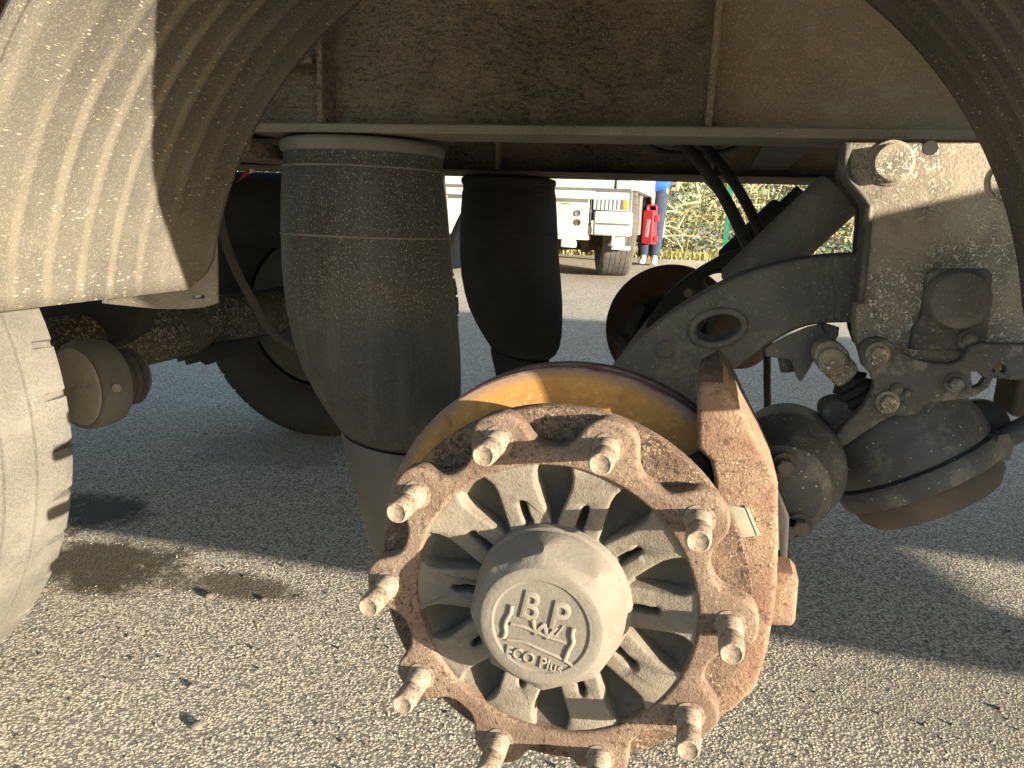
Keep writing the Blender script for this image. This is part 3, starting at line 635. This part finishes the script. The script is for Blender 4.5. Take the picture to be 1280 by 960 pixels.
# --- trailing arms, air springs, dampers
def arm(dy, lab):
    e = empty('trailing_arm', (0, 1.15+dy, CAM_H-.15), T); e['label'] = lab
    top = [(1088, 317), (1040, 319), (1000, 324), (962, 333), (928, 343), (890, 361), (850, 384), (815, 409), (787, 434), (765, 458), (735, 510), (745, 560), (790, 590), (835, 570)]
    bot = [(862, 520), (882, 496), (905, 473), (928, 455), (950, 439), (980, 420), (1010, 408), (1045, 404), (1088, 404)]
    Lp = px(cr(top, 3, False) + cr(bot, 3, False), 1.105)
    hx, hz = px([(897, 410)], 1.105)[0]; k = .5*(at(930, 410, 1.105)-at(864, 410, 1.105)).length/33
    hole = circle(hx, hz, 29*k, 40, 17*k, R(17)); ro = circle(hx, hz, 38*k, 40, 26*k, R(17))
    sh_ = lambda g: ([q+Vector((0, dy, 0)) for q in g[0]], g[1])
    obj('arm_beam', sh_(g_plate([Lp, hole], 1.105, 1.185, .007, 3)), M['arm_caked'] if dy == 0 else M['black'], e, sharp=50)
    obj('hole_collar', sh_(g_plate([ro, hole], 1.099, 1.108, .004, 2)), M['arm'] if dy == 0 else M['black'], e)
    x, z = px([(831, 437)], 1.105)[0]
    obj('pin', sh_(g_lathe([(.012, 0), (.012, .004), (.009, .006), (0, .006)], (x, 1.106, z), (0, -1, 0), 24)), M['arm'], e)
    return e
arm(0, 'near curved trailing arm with an oval hole'); arm(1.02, 'far trailing arm in shade')  # the far arm's shade is put into its black material
def air_spring(dy, lab):
    Y = 1.28; c = lambda u, v: at(u, v, Y) + Vector((0, dy, 0))
    e = empty('air_spring', c(457, 200), T); e['label'] = lab
    rings = []
    prof = [(366, 549, 190, 0), (366, 550, 206, 0), (365, 552, 214, 0), (364, 555, 250, .5), (364, 558, 290, 1), (366, 562, 340, 1.5), (371, 568, 390, 2.5), (379, 572, 430, 4), (389, 573.5, 465, 6), (402, 573, 495, 8), (415, 569, 518, 9), (424, 562, 532, 9.5), (431, 553, 541, 9.5), (437, 538, 546, 9.5)]
    for l, r_, v, tl in prof:
        p, q = c(l, v), c(r_, v); t = R(tl)
        rings.append(((p+q)/2, (q-p).length/2*.985, (math.sin(t)*-1, 0, -math.cos(t))))
    k = []
    for (a, ra, na), (b, rb, nb) in zip(rings, rings[1:]):
        for j in range(3):
            t = j/3; k.append((a.lerp(b, t), ra+(rb-ra)*t, Vector(na).lerp(Vector(nb), t)))
    k.append(rings[-1])
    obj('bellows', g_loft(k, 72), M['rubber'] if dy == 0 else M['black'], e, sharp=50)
    for v, l, r_ in ((213, 365, 551.5), (294, 364, 558.3)):          # moulded bands
        p, q = c(l, v), c(r_, v); ctr = (p+q)/2; rr = (q-p).length/2*.985
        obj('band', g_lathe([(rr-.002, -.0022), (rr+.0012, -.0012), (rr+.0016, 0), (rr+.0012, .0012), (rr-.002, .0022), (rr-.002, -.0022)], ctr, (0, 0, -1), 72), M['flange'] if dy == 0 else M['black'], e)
    p, q = c(362, 180), c(552, 180); rr = (q-p).length/2*.985; ctr = (p+q)/2; ctr.z = ZB-.004
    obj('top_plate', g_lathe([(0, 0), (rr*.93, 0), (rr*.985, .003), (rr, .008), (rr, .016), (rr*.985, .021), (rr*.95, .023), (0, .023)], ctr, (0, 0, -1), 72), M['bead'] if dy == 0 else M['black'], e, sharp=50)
    rg_ = []
    for l, r_, v, tl in ((434, 548, 546, 10), (433, 549, 553, 10), (440, 552, 580, 10), (452, 561, 630, 11), (463, 570, 676, 11), (470, 568, 690, 11), (474, 564, 694, 11)):
        p, q = c(l, v), c(r_, v); t = R(tl); rg_.append(((p+q)/2, (q-p).length/2, (-math.sin(t), 0, -math.cos(t))))
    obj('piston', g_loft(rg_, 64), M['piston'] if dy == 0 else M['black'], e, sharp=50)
    return e
air_spring(0, 'near black air spring with dusty rubber bellows'); air_spring(.99, 'far black air spring in shade')  # far spring black throughout, shade put into its colour
obj('spring_seat', g_box((-1.2, 1.17, ZB-.03), (-.745, 1.42, ZB-.004), (0, R(2.0), 0)), M['frame'], T, .004)
def damper(dy, lab):
    a, b = at(1053, 238, 1.25), at(925, 358, 1.25); d = (b-a)
    a += Vector((0, dy, 0)); b += Vector((0, dy, 0))
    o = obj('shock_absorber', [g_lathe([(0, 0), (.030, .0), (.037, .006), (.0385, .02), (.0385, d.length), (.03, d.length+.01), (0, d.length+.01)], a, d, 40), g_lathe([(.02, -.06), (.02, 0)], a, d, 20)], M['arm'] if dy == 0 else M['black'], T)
    o['label'] = lab
damper(0, 'near grey shock absorber tube'); damper(1.0, 'far dark shock absorber tube')  # far tube swaps grey for black, standing in for shade
# --- hanger bracket and what is bolted to it
hb = empty('hanger_bracket', at(1170, 300, 1.06), T); hb['label'] = 'dusty hanger bracket plate with pivot bolt'
hp = px([(1056, 178), (1053, 200), (1054, 215), (1060, 229), (1072, 243), (1083, 258), (1081, 285), (1077, 330), (1072, 380), (1069, 402), (1071, 425), (1078, 445), (1110, 462), (1330, 466), (1330, 178)], 1.06)
obj('plate', g_plate([hp], 1.06, 1.10, .004), M['hanger'], hb, sharp=50)
ep = px([(1056, 178), (1053, 200), (1054, 215), (1060, 229), (1072, 243), (1083, 258), (1081, 285), (1077, 330), (1072, 380), (1080, 380), (1086, 330), (1090, 285), (1092, 258), (1080, 238), (1068, 226), (1063, 213), (1063, 200), (1066, 178)], 1.056)
obj('weld_edge', g_plate([ep], 1.054, 1.104, .004), M['lever'], hb, sharp=50)
obj('inner_plate', g_plate([[(x+.01, z) for x, z in hp]], 1.19, 1.205, .003), M['steel_dark'], hb)
obj('top_bolt', [g_lathe([(.0275, 0), (.0265, .003), (.0238, .004), (.0232, .007), (.0225, .008), (.0225, .0175), (.0205, .0195), (0, .0197)], at(1113, 204, 1.06), (0, -1, 0), 40)], M['hanger'], hb)
obj('dark_hole_disc', g_lathe([(.0085, 0), (.0085, .001), (0, .001)], at(1163, 185, 1.0605), (0, -1, 0), 20), M['black'], hb)  # black disc in place of an opening, hole's shade put into colour
obj('ring_boss', g_lathe([(.024, 0), (.024, .003), (.021, .003), (.021, .0), (.024, 0)], at(1266, 226, 1.06), (0, -1, 0), 36), M['hanger'], hb)
lp_ = px([(1158, 347), (1163, 340), (1172, 336), (1234, 336), (1241, 343), (1238, 395), (1231, 440), (1138, 437), (1141, 412), (1152, 396), (1156, 370)], 1.047)
obj('lock_plate', g_plate([lp_], 1.045, 1.062, .004, 3), M['lever'], hb, sharp=50)
obj('pivot_bolt', [g_lathe([(.034, 0), (.034, .026), (.0325, .030), (.030, .0315), (0, .032)], at(1192, 373, 1.046), (0, -1, 0), 48)], M['arm'], hb)
for u_, v_, r_ in ((1222, 354, .010), (1218, 392, .010), (1209, 424, .009)):
    obj('clip', [g_lathe([(r_*1.35, 0), (r_*1.35, .005), (r_*.9, .007), (r_*.9, .011), (0, .0115)], at(u_, v_, 1.045), (0, -1, 0), 20)], M['lever'], hb)
obj('clip_bar', g_plate([px([(1210, 352), (1224, 345), (1229, 352), (1223, 405), (1212, 408), (1216, 370)], 1.043)], 1.040, 1.046, .002), M['lever'], hb)
k = lambda P: zm(P, 4.571, 1000, 340, 1.03)
lev = [(330, 440), (345, 405), (380, 380), (440, 366), (500, 385), (545, 425), (590, 462), (680, 500), (760, 515), (850, 520), (905, 500), (930, 470), (955, 425), (1000, 405), (1060, 400), (1160, 405), (1450, 410), (1450, 615), (1195, 612), (1150, 600), (1112, 578), (1098, 590), (1090, 610), (1070, 652), (1000, 702), (930, 720), (850, 730), (760, 735), (715, 750), (690, 780), (660, 805), (600, 821), (545, 812), (500, 828), (440, 860), (370, 905), (300, 955), (215, 1010), (192, 985), (196, 930), (240, 875), (300, 815), (360, 755), (395, 700), (415, 650), (412, 615), (400, 580), (350, 530)]
hl = [(968, 568), (1010, 565), (1050, 603), (1020, 645), (978, 655)]
lv = empty('brake_lever', at(1120, 470, 1.03), T); lv['label'] = 'gritty steel lever plate under the hanger'
obj('plate', g_plate([k(lev), k(hl), circle(*k([(1130, 552)])[0], .0068, 16)], 1.022, 1.040, .004), M['lever'], lv, sharp=50)
for (a, b), r_ in (((435, 460), .0135), ((490, 735), .0135), ((868, 622), .011)):
    x, z = k([(a, b)])[0]; obj('bolt', hexbolt((x, 1.022, z), (0, -1, 0), r_*.8, .016, 1.3), M['hanger'] if a < 800 else M['lever'], lv, .001)
x0, z0 = k([(800, 625)])[0]; x1, _ = k([(975, 625)])[0]
obj('slot_pin', g_tube([(x0, 1.045, z0), (x1, 1.045, z0+.002)], .012, 14, smooth=False), M['steel_dark'], lv)
for (a, b), r_ in (((545, 660), .0075), ((605, 683), .005), ((575, 760), .006)):
    x, z = k([(a, b)])[0]; obj('rivet', g_lathe([(r_, 0), (r_, .003), (r_*.6, .005), (0, .005)], (x, 1.022, z), (0, -1, 0), 14), M['lever'], lv)
ck = empty('clevis', at(1044, 455, 1.06), T)
ax_ = (at(1086, 508, 1.075)-at(1044, 448, 1.075)).normalized()
A0, A1 = at(1044, 448, 1.075), at(1062, 475, 1.075)
e0 = cr([(1017, 447), (1020, 434), (1033, 427), (1047, 428), (1060, 438), (1064, 448), (1074, 462), (1062, 478), (1048, 484), (1037, 474), (1023, 460)], 3)
obj('yoke', g_plate([px(e0, 1.06)], 1.06, 1.095, .006, 3), M['hanger'], ck)
obj('pin', [g_lathe([(.0175, 0), (.0175, .008), (.015, .010), (0, .0105)], at(1039, 451, 1.061), (0, -1, 0), 32)], M['hanger'], ck)
pr = [(.010, -.03), (.014, 0)]
for i in range(4): pr += [(.019+.0022*i, .006+i*.012), (.0245+.0022*i, .011+i*.012), (.019+.0022*i, .0165+i*.012)]
pr += [(.024, .06), (.0, .06)]
obj('boot', g_lathe(pr, at(1056, 470, 1.085), ax_, 36), M['hose'], ck, sharp=50)
hk = cr([(1050, 500), (1067, 508), (1078, 530), (1062, 552), (1045, 560), (1035, 545), (1026, 520), (1030, 506)], 3)
obj('clevis_housing', g_plate([px(hk, 1.07)], 1.065, 1.12, .010, 3), M['lever'], ck)
mc = empty('brake_chamber', at(1150, 580, 1.12), T); mc['label'] = 'large dark brake chamber hanging below the lever'
o_, p_ = at(1096, 492, 1.13), at(1180, 648, 1.10); ad = (p_-o_).normalized(); ln = (p_-o_).length
rr = .5*(at(1062, 622, 1.13)-at(1255, 541, 1.13)).length
obj('canister', [g_lathe([(0, 0), (rr*.62, .0), (rr*.80, ln*.06), (rr*.88, ln*.16), (rr*.90, ln*.25), (rr*.905, ln*.30), (rr*.955, ln*.36), (rr*.96, ln*.52), (rr*.93, ln*.535), (rr*.93, ln*.55)], o_, ad, 72)], M['chamber'], mc, sharp=45)
obj('clamp_band', [g_lathe([(rr*.94, ln*.535), (rr*1.0, ln*.545), (rr*1.02, ln*.58), (rr*1.02, ln*.655), (rr*1.0, ln*.69), (rr*.93, ln*.70), (rr*.9, ln*.70)], o_, ad, 72)], M['chamber'], mc, sharp=45)
obj('end_cap', [g_lathe([(rr*.92, ln*.69), (rr*.93, ln*.72), (rr*.90, ln*.80), (rr*.80, ln*.87), (rr*.6, ln*.90), (0, ln*.91)], o_, ad, 72)], M['chamber_rust'], mc)
obj('inlet', [g_tube([at(1238, 556, 1.10), at(1256, 547, 1.10), at(1300, 525, 1.10)], .0145, 16), g_lathe([(.019, 0), (.019, .02)], at(1236, 558, 1.08), (.6, -.7, .2), 6)], M['chamber'], mc)
obj('ear', [g_lathe([(0, 0), (.034, 0), (.036, .004), (.036, .03), (.03, .034), (0, .034)], at(1222, 530, 1.17), (-.2, -1, .1), 32)], M['hose'], mc)
obj('notched_plate', g_plate([zm([(415, 735), (420, 762), (452, 766), (500, 772), (512, 795), (522, 832), (534, 848), (548, 832), (582, 772), (600, 742), (622, 702), (602, 655), (560, 664), (500, 690)], 2.667, 800, 160, 1.10)], 1.10, 1.108, .0015), M['arm'], T)
obj('rubber_stop', [g_lathe([(.014, 0), (.016, .01), (.012, .03)], at(1036, 406, 1.12), (-.2, 0, -1), 20), g_lathe([(.014, 0), (.012, .02)], at(985, 446, 1.13), (.2, 0, -1), 16)], M['lever'], T)
obj('step_block', g_box(tuple(at(1257, 515, 1.2))[:1]+(1.18,)+(at(1257, 517, 1.2).z,), (at(1330, 470, 1.2).x, 1.26, at(1257, 462, 1.2).z)), M['chamber_rust'], T, .006)
# --- hoses and rods
def hose(pts, r, lab, m='hose'):
    o = obj('hose', g_tube([at(*q) for q in pts], r, 12), M[m], T); o['label'] = lab
hose([(838, 172, 1.5), (858, 184, 1.5), (882, 212, 1.48), (905, 246, 1.45), (924, 284, 1.4), (938, 318, 1.36), (950, 352, 1.34)], .0105, 'thick black hose, left of the pair')
hose([(872, 172, 1.55), (906, 212, 1.52), (928, 246, 1.5), (944, 276, 1.46), (960, 312, 1.42), (974, 345, 1.4)], .0095, 'thinner black hose, right of the pair')
hose([(800, 176, 1.7), (830, 190, 1.7), (868, 192, 1.65), (905, 190, 1.6), (930, 180, 1.6)], .006, 'slack cable sagging under the rail')
hose([(273, 238, 1.5), (276, 280, 1.5), (292, 330, 1.55), (318, 380, 1.6), (345, 420, 1.7), (400, 455, 1.8)], .010, 'dark hose running down behind the mudguard', 'steel_dark')
hose([(959, 430, 1.3), (959, 480, 1.3), (960, 545, 1.3)], .0058, 'straight thin rod hanging behind the arm')
obj('underbody_cylinder', g_lathe([(0, 0), (.06, .005), (.085, .02), (.09, .04), (.09, .25), (.06, .28), (0, .285)], at(925, 424, 2.2), (0, 1, 0), 40), M['chamber_rust'], T)
# far side brake disc of the same axle, its carrier and bolts
fd = empty('brake_disc', (HC.x, 2.66, HC.z+.02), T); fd['label'] = 'far dark brown brake disc'
fx, fz = at(837, 412, 2.64).x, at(837, 412, 2.64).z
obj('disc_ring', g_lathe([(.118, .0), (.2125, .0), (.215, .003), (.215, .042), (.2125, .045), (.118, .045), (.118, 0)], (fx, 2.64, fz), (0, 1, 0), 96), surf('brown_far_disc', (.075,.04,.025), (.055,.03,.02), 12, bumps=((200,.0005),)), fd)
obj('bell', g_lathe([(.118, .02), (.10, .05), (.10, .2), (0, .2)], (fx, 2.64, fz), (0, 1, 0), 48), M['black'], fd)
obj('carrier', [g_plate([px([(788, 392), (797, 382), (806, 386), (800, 404), (790, 424), (784, 446), (770, 450), (774, 424), (782, 412)], 2.55)], 2.53, 2.60, .006)], M['steel_dark'], fd)
obj('bolt', hexbolt(at(777, 424, 2.53), (0, -1, 0), .018, .03), M['steel_dark'], fd)
# cylinder by the left tyre, sunlight on its cover put into a paler colour
lc = empty('brake_chamber', at(115, 485, 1.3), T); lc['label'] = 'pale brake cylinder behind the left tyre'
q = at(94, 484, 1.27); an = Vector((.24, 1, .03))
obj('front_cover', [g_lathe([(0, -.005), (.072, -.004), (.079, .0), (.080, .006)], q, an, 64)], M['cyl_lit'], lc, sharp=50)
obj('canister', [g_lathe([(.081, .002), (.086, .003), (.091, .012), (.091, .05), (.088, .066), (.07, .075), (.06, .08), (.05, .14)], q, an, 64)], M['cyl_grey'], lc, sharp=50)
obj('bolt', g_lathe([(.009, 0), (.008, .004), (0, .005)], at(146, 485, 1.262), (.35, -1, .1), 14), M['cyl_lit'], lc)
obj('ribbed_sleeve', g_lathe([(.058+.004*(i % 2), .085+i*.008) for i in range(6)], q, an, 40), M['steel_dark'], lc)
obj('axle_plate', g_plate([px([(55, 375), (190, 375), (176, 415), (150, 432), (100, 446), (60, 440)], 1.6)], 1.58, 1.64, .006), M['black'], T)  # added black plate, keeps the area above the left axle dark
obj('underbody_cylinder', g_lathe([(0, 0), (.09, .01), (.125, .05), (.13, .09), (.13, 1.35), (.09, 1.43), (0, 1.44)], (-2.5, 2.5, CAM_H+.0), (1, 0, 0), 40), M['black'], T)  # added black cylinder, stands in for shade above the far wheel
# red and white marker under the far rail
mk = empty('marker_plate', at(305, 218, 2.2), T)
obj('red_part', g_plate([px([(296, 228), (309, 211), (312, 211), (312, 217)], 2.2)], 2.198, 2.202, .0005), M['red'], mk)
obj('white_part', g_plate([px([(312, 211), (317, 211), (317, 215), (312, 217.5)], 2.2)], 2.198, 2.202, .0005), M['white'], mk)

# ------------------------------------------------------------------ behind: truck, person, fence, hedge
YT = 7.2
tr = tag(empty('truck', (at(650, 300, YT).x, YT+1.5, gz(0, YT))), 'old white truck facing the camera beyond the trailer, bumper and headlamp showing', 'truck')
X0, X1 = at(480, 300, YT).x, at(797, 300, YT).x; G = gz(0, YT)
Zp = lambda v, Y=YT, u=720: at(u, v, Y).z
def bxp(u0, v0, u1, v1, y0, y1, dy=0):
    a, b = at(u0, v1, YT), at(u1, v0, YT); return g_box((a.x, YT+y0, a.z), (b.x, YT+y1, b.z))
obj('cab', [g_box((X0, YT+.10, Zp(236)), (X1, YT+1.7, Zp(236)+.42)), g_box((X0+.02, YT+.14, Zp(236)+.42), (X1-.02, YT+1.7, Zp(236)+1.75))], M['white_paint'], tr, .04, seg=3)
obj('windscreen', g_box((X0+.12, YT+.125, Zp(236)+.62), (X1-.12, YT+.16, Zp(236)+1.45)), M['glass'], tr, .01)
obj('front_panel', [bxp(500, 222, 767, 238, .05, .12), bxp(769, 222, 790, 238, .05, .13)], M['white_paint'], tr, .008)
obj('load_box', g_box((X0-.03, YT+1.8, Zp(300)), (X1+.03, YT+6.5, Zp(236)+2.1)), M['body'], tr, .02)
obj('bumper_centre', [bxp(545, 240, 738, 292, .0, .18), bxp(545, 239, 745, 243, -.02, .02)], M['white_paint'], tr, .012)
obj('bumper_corner', [bxp(741, 265, 789, 294, -.02, .25), bxp(741, 241, 787, 248, .0, .2)], M['white_paint'], tr, .02, seg=3)
obj('bumper_gap', bxp(545, 236, 789, 268, .03, .2), M['grey_trim'], tr)
hd = obj('headlight', bxp(742, 248.5, 786, 262.5, -.005, .1), M['lens'], tr, .006)
obj('lens_rib', [bxp(742+i*5, 249, 743+i*5, 262, -.012, -.004) for i in range(8)], M['lens'], hd)
obj('indicator', bxp(779, 250, 785.5, 262, -.014, -.004), M['amber'], hd)
for v in (266.5, 278): obj('plug_hole', g_lathe([(.03, 0), (.028, .006), (.018, .002), (0, .0)], at(722, v, YT-.002), (0, -1, 0), 20), M['grey_trim'] if v < 270 else M['rusty_under'], tr)
obj('panel_gap', [bxp(737.6, 240, 739.4, 293, -.003, .02), bxp(560, 247, 736, 247.6, -.003, .01), bxp(702, 250, 712, 251.2, -.004, .01), bxp(702, 254, 712, 255.2, -.004, .01), bxp(742, 280, 788, 280.5, -.023, 0)], M['grey_trim'], tr)
obj('fog_lamp', [bxp(700, 293, 719, 309, .02, .12)], M['lens'], tr, .01)
obj('step_bracket', [bxp(765, 294, 780, 311, .05, .08), bxp(764, 308, 786, 312, -.02, .15), bxp(764, 294, 768, 310, -.02, .1)], M['white_paint'], tr, .004)
obj('underside', [bxp(700, 296, 765, 300, .3, .9), bxp(640, 300, 765, 311, .6, .8), bxp(722, 293, 732, 316, .2, .3), bxp(560, 300, 760, 306, 1.3, 1.4)], M['rusty_under'], tr, .004)
def twheel(u, lab):
    c = at(u, 300, YT+.65); rz = .5; loc = Vector((c.x, YT+.62, gz(0, YT+.6)+rz)); w_ = empty('wheel', loc, tr)
    V, Fc = g_tyre(.5, .31, .012, 36); yaw = Matrix.Rotation(R(90+14), 3, 'Z'); f = lambda g: ([loc+yaw @ p for p in g[0]], g[1])
    obj('tyre', f((V, Fc)), M['tyre_grey'], w_, sharp=28); obj('rim', [f(g) for g in g_rim(.5, .31, 1)], M['rusty_under'], w_)
    obj('mud_flap', g_box((loc.x+.10, loc.y+.3, loc.z-.1), (loc.x+.2, loc.y+.6, loc.z+.45)), M['grey_trim'], w_)
twheel(768, ''); twheel(530, '')
for i in range(2):
    xx = (X0+.3, X1-.35)[i]; loc = Vector((xx, YT+4.6, gz(0, YT+4.6)+.5)); w_ = empty('wheel', loc, tr)
    V, Fc = g_tyre(.5, .31, .012, 12); yaw = Matrix.Rotation(R(90), 3, 'Z'); f = lambda g: ([loc+yaw @ p for p in g[0]], g[1])
    obj('tyre', f((V, Fc)), M['tyre_grey'], w_); obj('rim', [f(g) for g in g_rim(.5, .31, 1)], M['rusty_under'], w_)

# red box carried by the person
YB = 8.72
rb = tag(empty('red_box', at(812, 305, YB)), 'upright red plastic box with a grey label strip, beside the truck tyre', 'box')
a, b = at(803.5, 305, YB), at(821, 263, YB)
obj('case', [g_box((a.x, YB, a.z), (b.x, YB+.22, b.z), (0, 0, R(-14)))], M['red'], rb, .012)
obj('latch', g_box((b.x-.0, YB+.0, a.z+.03), (b.x+.03, YB+.05, a.z+.09)), M['red'], rb, .004)
obj('latch', g_box((b.x-.0, YB+.0, b.z-.12), (b.x+.03, YB+.05, b.z-.05)), M['red'], rb, .004)
la, lb = at(807, 296, YB), at(812.5, 274, YB)
obj('label_strip', g_box((la.x, YB-.028, la.z), (lb.x, YB-.018, lb.z), (0, R(5), R(-14))), M['grey_label'], rb)
obj('handle', g_tube([((a.x+b.x)/2-.05, YB+.1, b.z-.005), ((a.x+b.x)/2-.04, YB+.1, b.z+.05), ((a.x+b.x)/2+.04, YB+.1, b.z+.05), ((a.x+b.x)/2+.05, YB+.1, b.z-.005)], .012, 8), M['red'], rb)


# person standing beyond the truck, mostly hidden by the trailer
YP = 8.9; ft = at(808, 327, YP); gp = gz(0, YP); px0 = at(812, 327, YP).x; hx_ = (a.x+b.x)/2-px0; hz_ = b.z+.05-gp
pe = tag(empty('person', (px0, YP, gp)), 'person in a blue jacket and jeans standing beside the white truck', 'person')
def skin(name, vs, es, mat, parent, lev=2):
    me = bpy.data.meshes.new(name); me.from_pydata([Vector(v[:3]) for v in vs], es, []); o = bpy.data.objects.new(name, me)
    me.materials.append(mat); m = o.modifiers.new('skin', 'SKIN'); me.skin_vertices.new() if not me.skin_vertices else None
    for i, v in enumerate(vs): me.skin_vertices[0].data[i].radius = (v[3], v[4] if len(v) > 4 else v[3])
    me.skin_vertices[0].data[0].use_root = True
    s = o.modifiers.new('sub', 'SUBSURF'); s.levels = lev; s.render_levels = lev
    for q in me.polygons: q.use_smooth = True
    m.use_smooth_shade = True
    return link(o, parent, (px0, YP, gp))
vs = [(0,0,.95,.13,.10),(0,0,1.15,.12,.09),(0,0,1.38,.14,.09),(0,0,1.50,.055,.055),(0,-.01,1.60,.075,.085),(0,-.01,1.72,.07,.085),
      (-.09,0,.88,.085,.085),(-.08,-.01,.50,.05,.06),(-.075,.02,.10,.038,.045),(-.075,-.10,.04,.035,.03),(.09,0,.88,.085,.085),(.06,-.01,.50,.05,.06),(.045,.02,.10,.038,.045),(.05,-.10,.04,.035,.03),
      (-.19,0,1.42,.055,.055),(hx_-.06,-.02,1.10,.042,.042),(hx_,-.08,hz_+.10,.03,.03),(hx_,YB+.1-YP,hz_,.03,.022),(.19,0,1.42,.055,.055),(.25,.02,1.15,.042,.042),(.24,0,.90,.03,.03),(.24,-.01,.80,.028,.018)]
es = [(0,1),(1,2),(2,3),(3,4),(4,5),(0,6),(6,7),(7,8),(8,9),(0,10),(10,11),(11,12),(12,13),(2,14),(14,15),(15,16),(16,17),(2,18),(18,19),(19,20),(20,21)]
skin('body', vs, es, M['skin'], pe)
skin('jacket', [(0,0,.76,.215,.16),(0,0,1.15,.15,.115),(0,0,1.40,.165,.11),(0,0,1.50,.075,.075),(-.20,0,1.42,.07,.07),(hx_-.06,-.02,1.12,.055,.055),(hx_,-.07,hz_+.16,.045,.045),(.20,0,1.42,.07,.07),(.25,.02,1.15,.055,.055),(.24,0,.93,.045,.045)],
     [(0,1),(1,2),(2,3),(2,4),(4,5),(5,6),(2,7),(7,8),(8,9)], M['blue_cloth'], pe)
skin('trousers', [(0,0,.92,.115,.095),(-.075,0,.84,.085,.09),(-.08,-.01,.50,.07,.08),(-.075,.02,.06,.06,.07),(.075,0,.84,.085,.09),(.06,-.01,.50,.07,.08),(.045,.02,.06,.06,.07)], [(0,1),(1,2),(2,3),(0,4),(4,5),(5,6)], M['jeans'], pe)
skin('shoe', [(-.075,.05,.045,.045,.04),(-.075,-.05,.04,.045,.035),(-.08,-.16,.03,.04,.025)], [(0,1),(1,2)], M['shoe'], pe)
skin('shoe', [(.045,.05,.045,.045,.04),(.05,-.05,.04,.045,.035),(.06,-.16,.03,.04,.025)], [(0,1),(1,2)], M['shoe'], pe)
skin('hair', [(0,.03,1.64,.07,.07),(0,.01,1.745,.075,.085)], [(0,1)], M['hair'], pe)
YF_ = 10.3; gf_ = gz(0, YF_)
fe = tag(empty('mesh_fence', (0, YF_, gf_)), 'green welded wire mesh fence in front of the dry hedge', 'fence')
xp = at(905, 320, YF_).x
for i in range(-3, 3):
    x = xp + i*2.5; obj('fence_post', g_box((x-.03, YF_, gf_-.1), (x+.03, YF_+.05, gf_+1.85)), M['fence'], fe, .004)
for i in range(-3, 2):
    x = xp + i*2.5+.04; g = []
    for j in range(49): xx = x + j*.05; g.append(g_box((xx-.0018, YF_-.004, gf_+.02), (xx+.0018, YF_, gf_+1.8)))
    for j in range(10): z = gf_+.05+j*.19; g.append(g_box((x, YF_+.001, z-.003), (x+2.42, YF_+.007, z+.003)))
    tag(obj('wire_panel', g, M['fence'], fe), kind='stuff')
def hedge():
    V = []; Fc = []
    for i in range(1500):
        x = random.uniform(-7, 5); y = YF_ + random.uniform(.12, 1.1); z = gf_ + random.uniform(0, 1.2)
        d = Vector((random.gauss(0, .5), random.gauss(0, .2), random.uniform(.1, 1))).normalized(); p = Vector((x, y, z)); P = [p.copy()]
        for s in range(6):
            d = (d + Vector((random.gauss(0, .3), random.gauss(0, .15), random.gauss(-.08, .25)))).normalized(); p = p + d*random.uniform(.12, .3)
            if p.y < YF_+.05: p.y = YF_+.05
            if p.z < gf_: p.z = gf_
            P.append(p.copy())
        v, f = g_tube(P, random.choice((.005, .006, .008, .012)), 4, 2); o = len(V); V += v; Fc += [tuple(q+o for q in a) for a in f]
    h = obj('hedge_twigs', (V, Fc), M['twig']); tag(h, 'tangle of pale dry twigs behind the green fence', 'hedge', kind='stuff')
    V = []; Fc = []
    for i in range(26000):
        x = random.uniform(-7, 5); y = YF_ + .15 + abs(random.gauss(0, .5)); z = gf_ + random.random()**1.3*2.4; c = Vector((x, y, z)); s = random.uniform(.018, .05)
        m = Euler((random.uniform(0, 6), random.uniform(0, 6), random.uniform(0, 6))).to_matrix(); o = len(V)
        V += [c + m @ Vector(q)*s for q in ((-.5, -1, 0), (.5, -.2, .15), (0, 1, 0), (-.5, .3, .1))]; Fc.append((o, o+1, o+2, o+3))
    tag(obj('hedge_leaves', (V, Fc), M['leaf']), 'dry green and tan hedge leaves behind the green fence', 'hedge', kind='stuff')
    V = []; Fc = []
    for i in range(9000):
        x = random.uniform(-6, 4); y = YF_ + random.uniform(-.35, .35); c = Vector((x, y, gz(0, y))); hgt = random.uniform(.03, .14); a = random.uniform(0, 3.14); u = Vector((math.cos(a), math.sin(a), 0))*.008; o = len(V)
        V += [c-u, c+u, c+Vector((random.gauss(0, .03), random.gauss(0, .03), hgt))]; Fc.append((o, o+1, o+2))
    tag(obj('grass_verge', (V, Fc), M['grass']), 'yellowed grass along the foot of the green fence', 'grass', kind='stuff')
hedge()
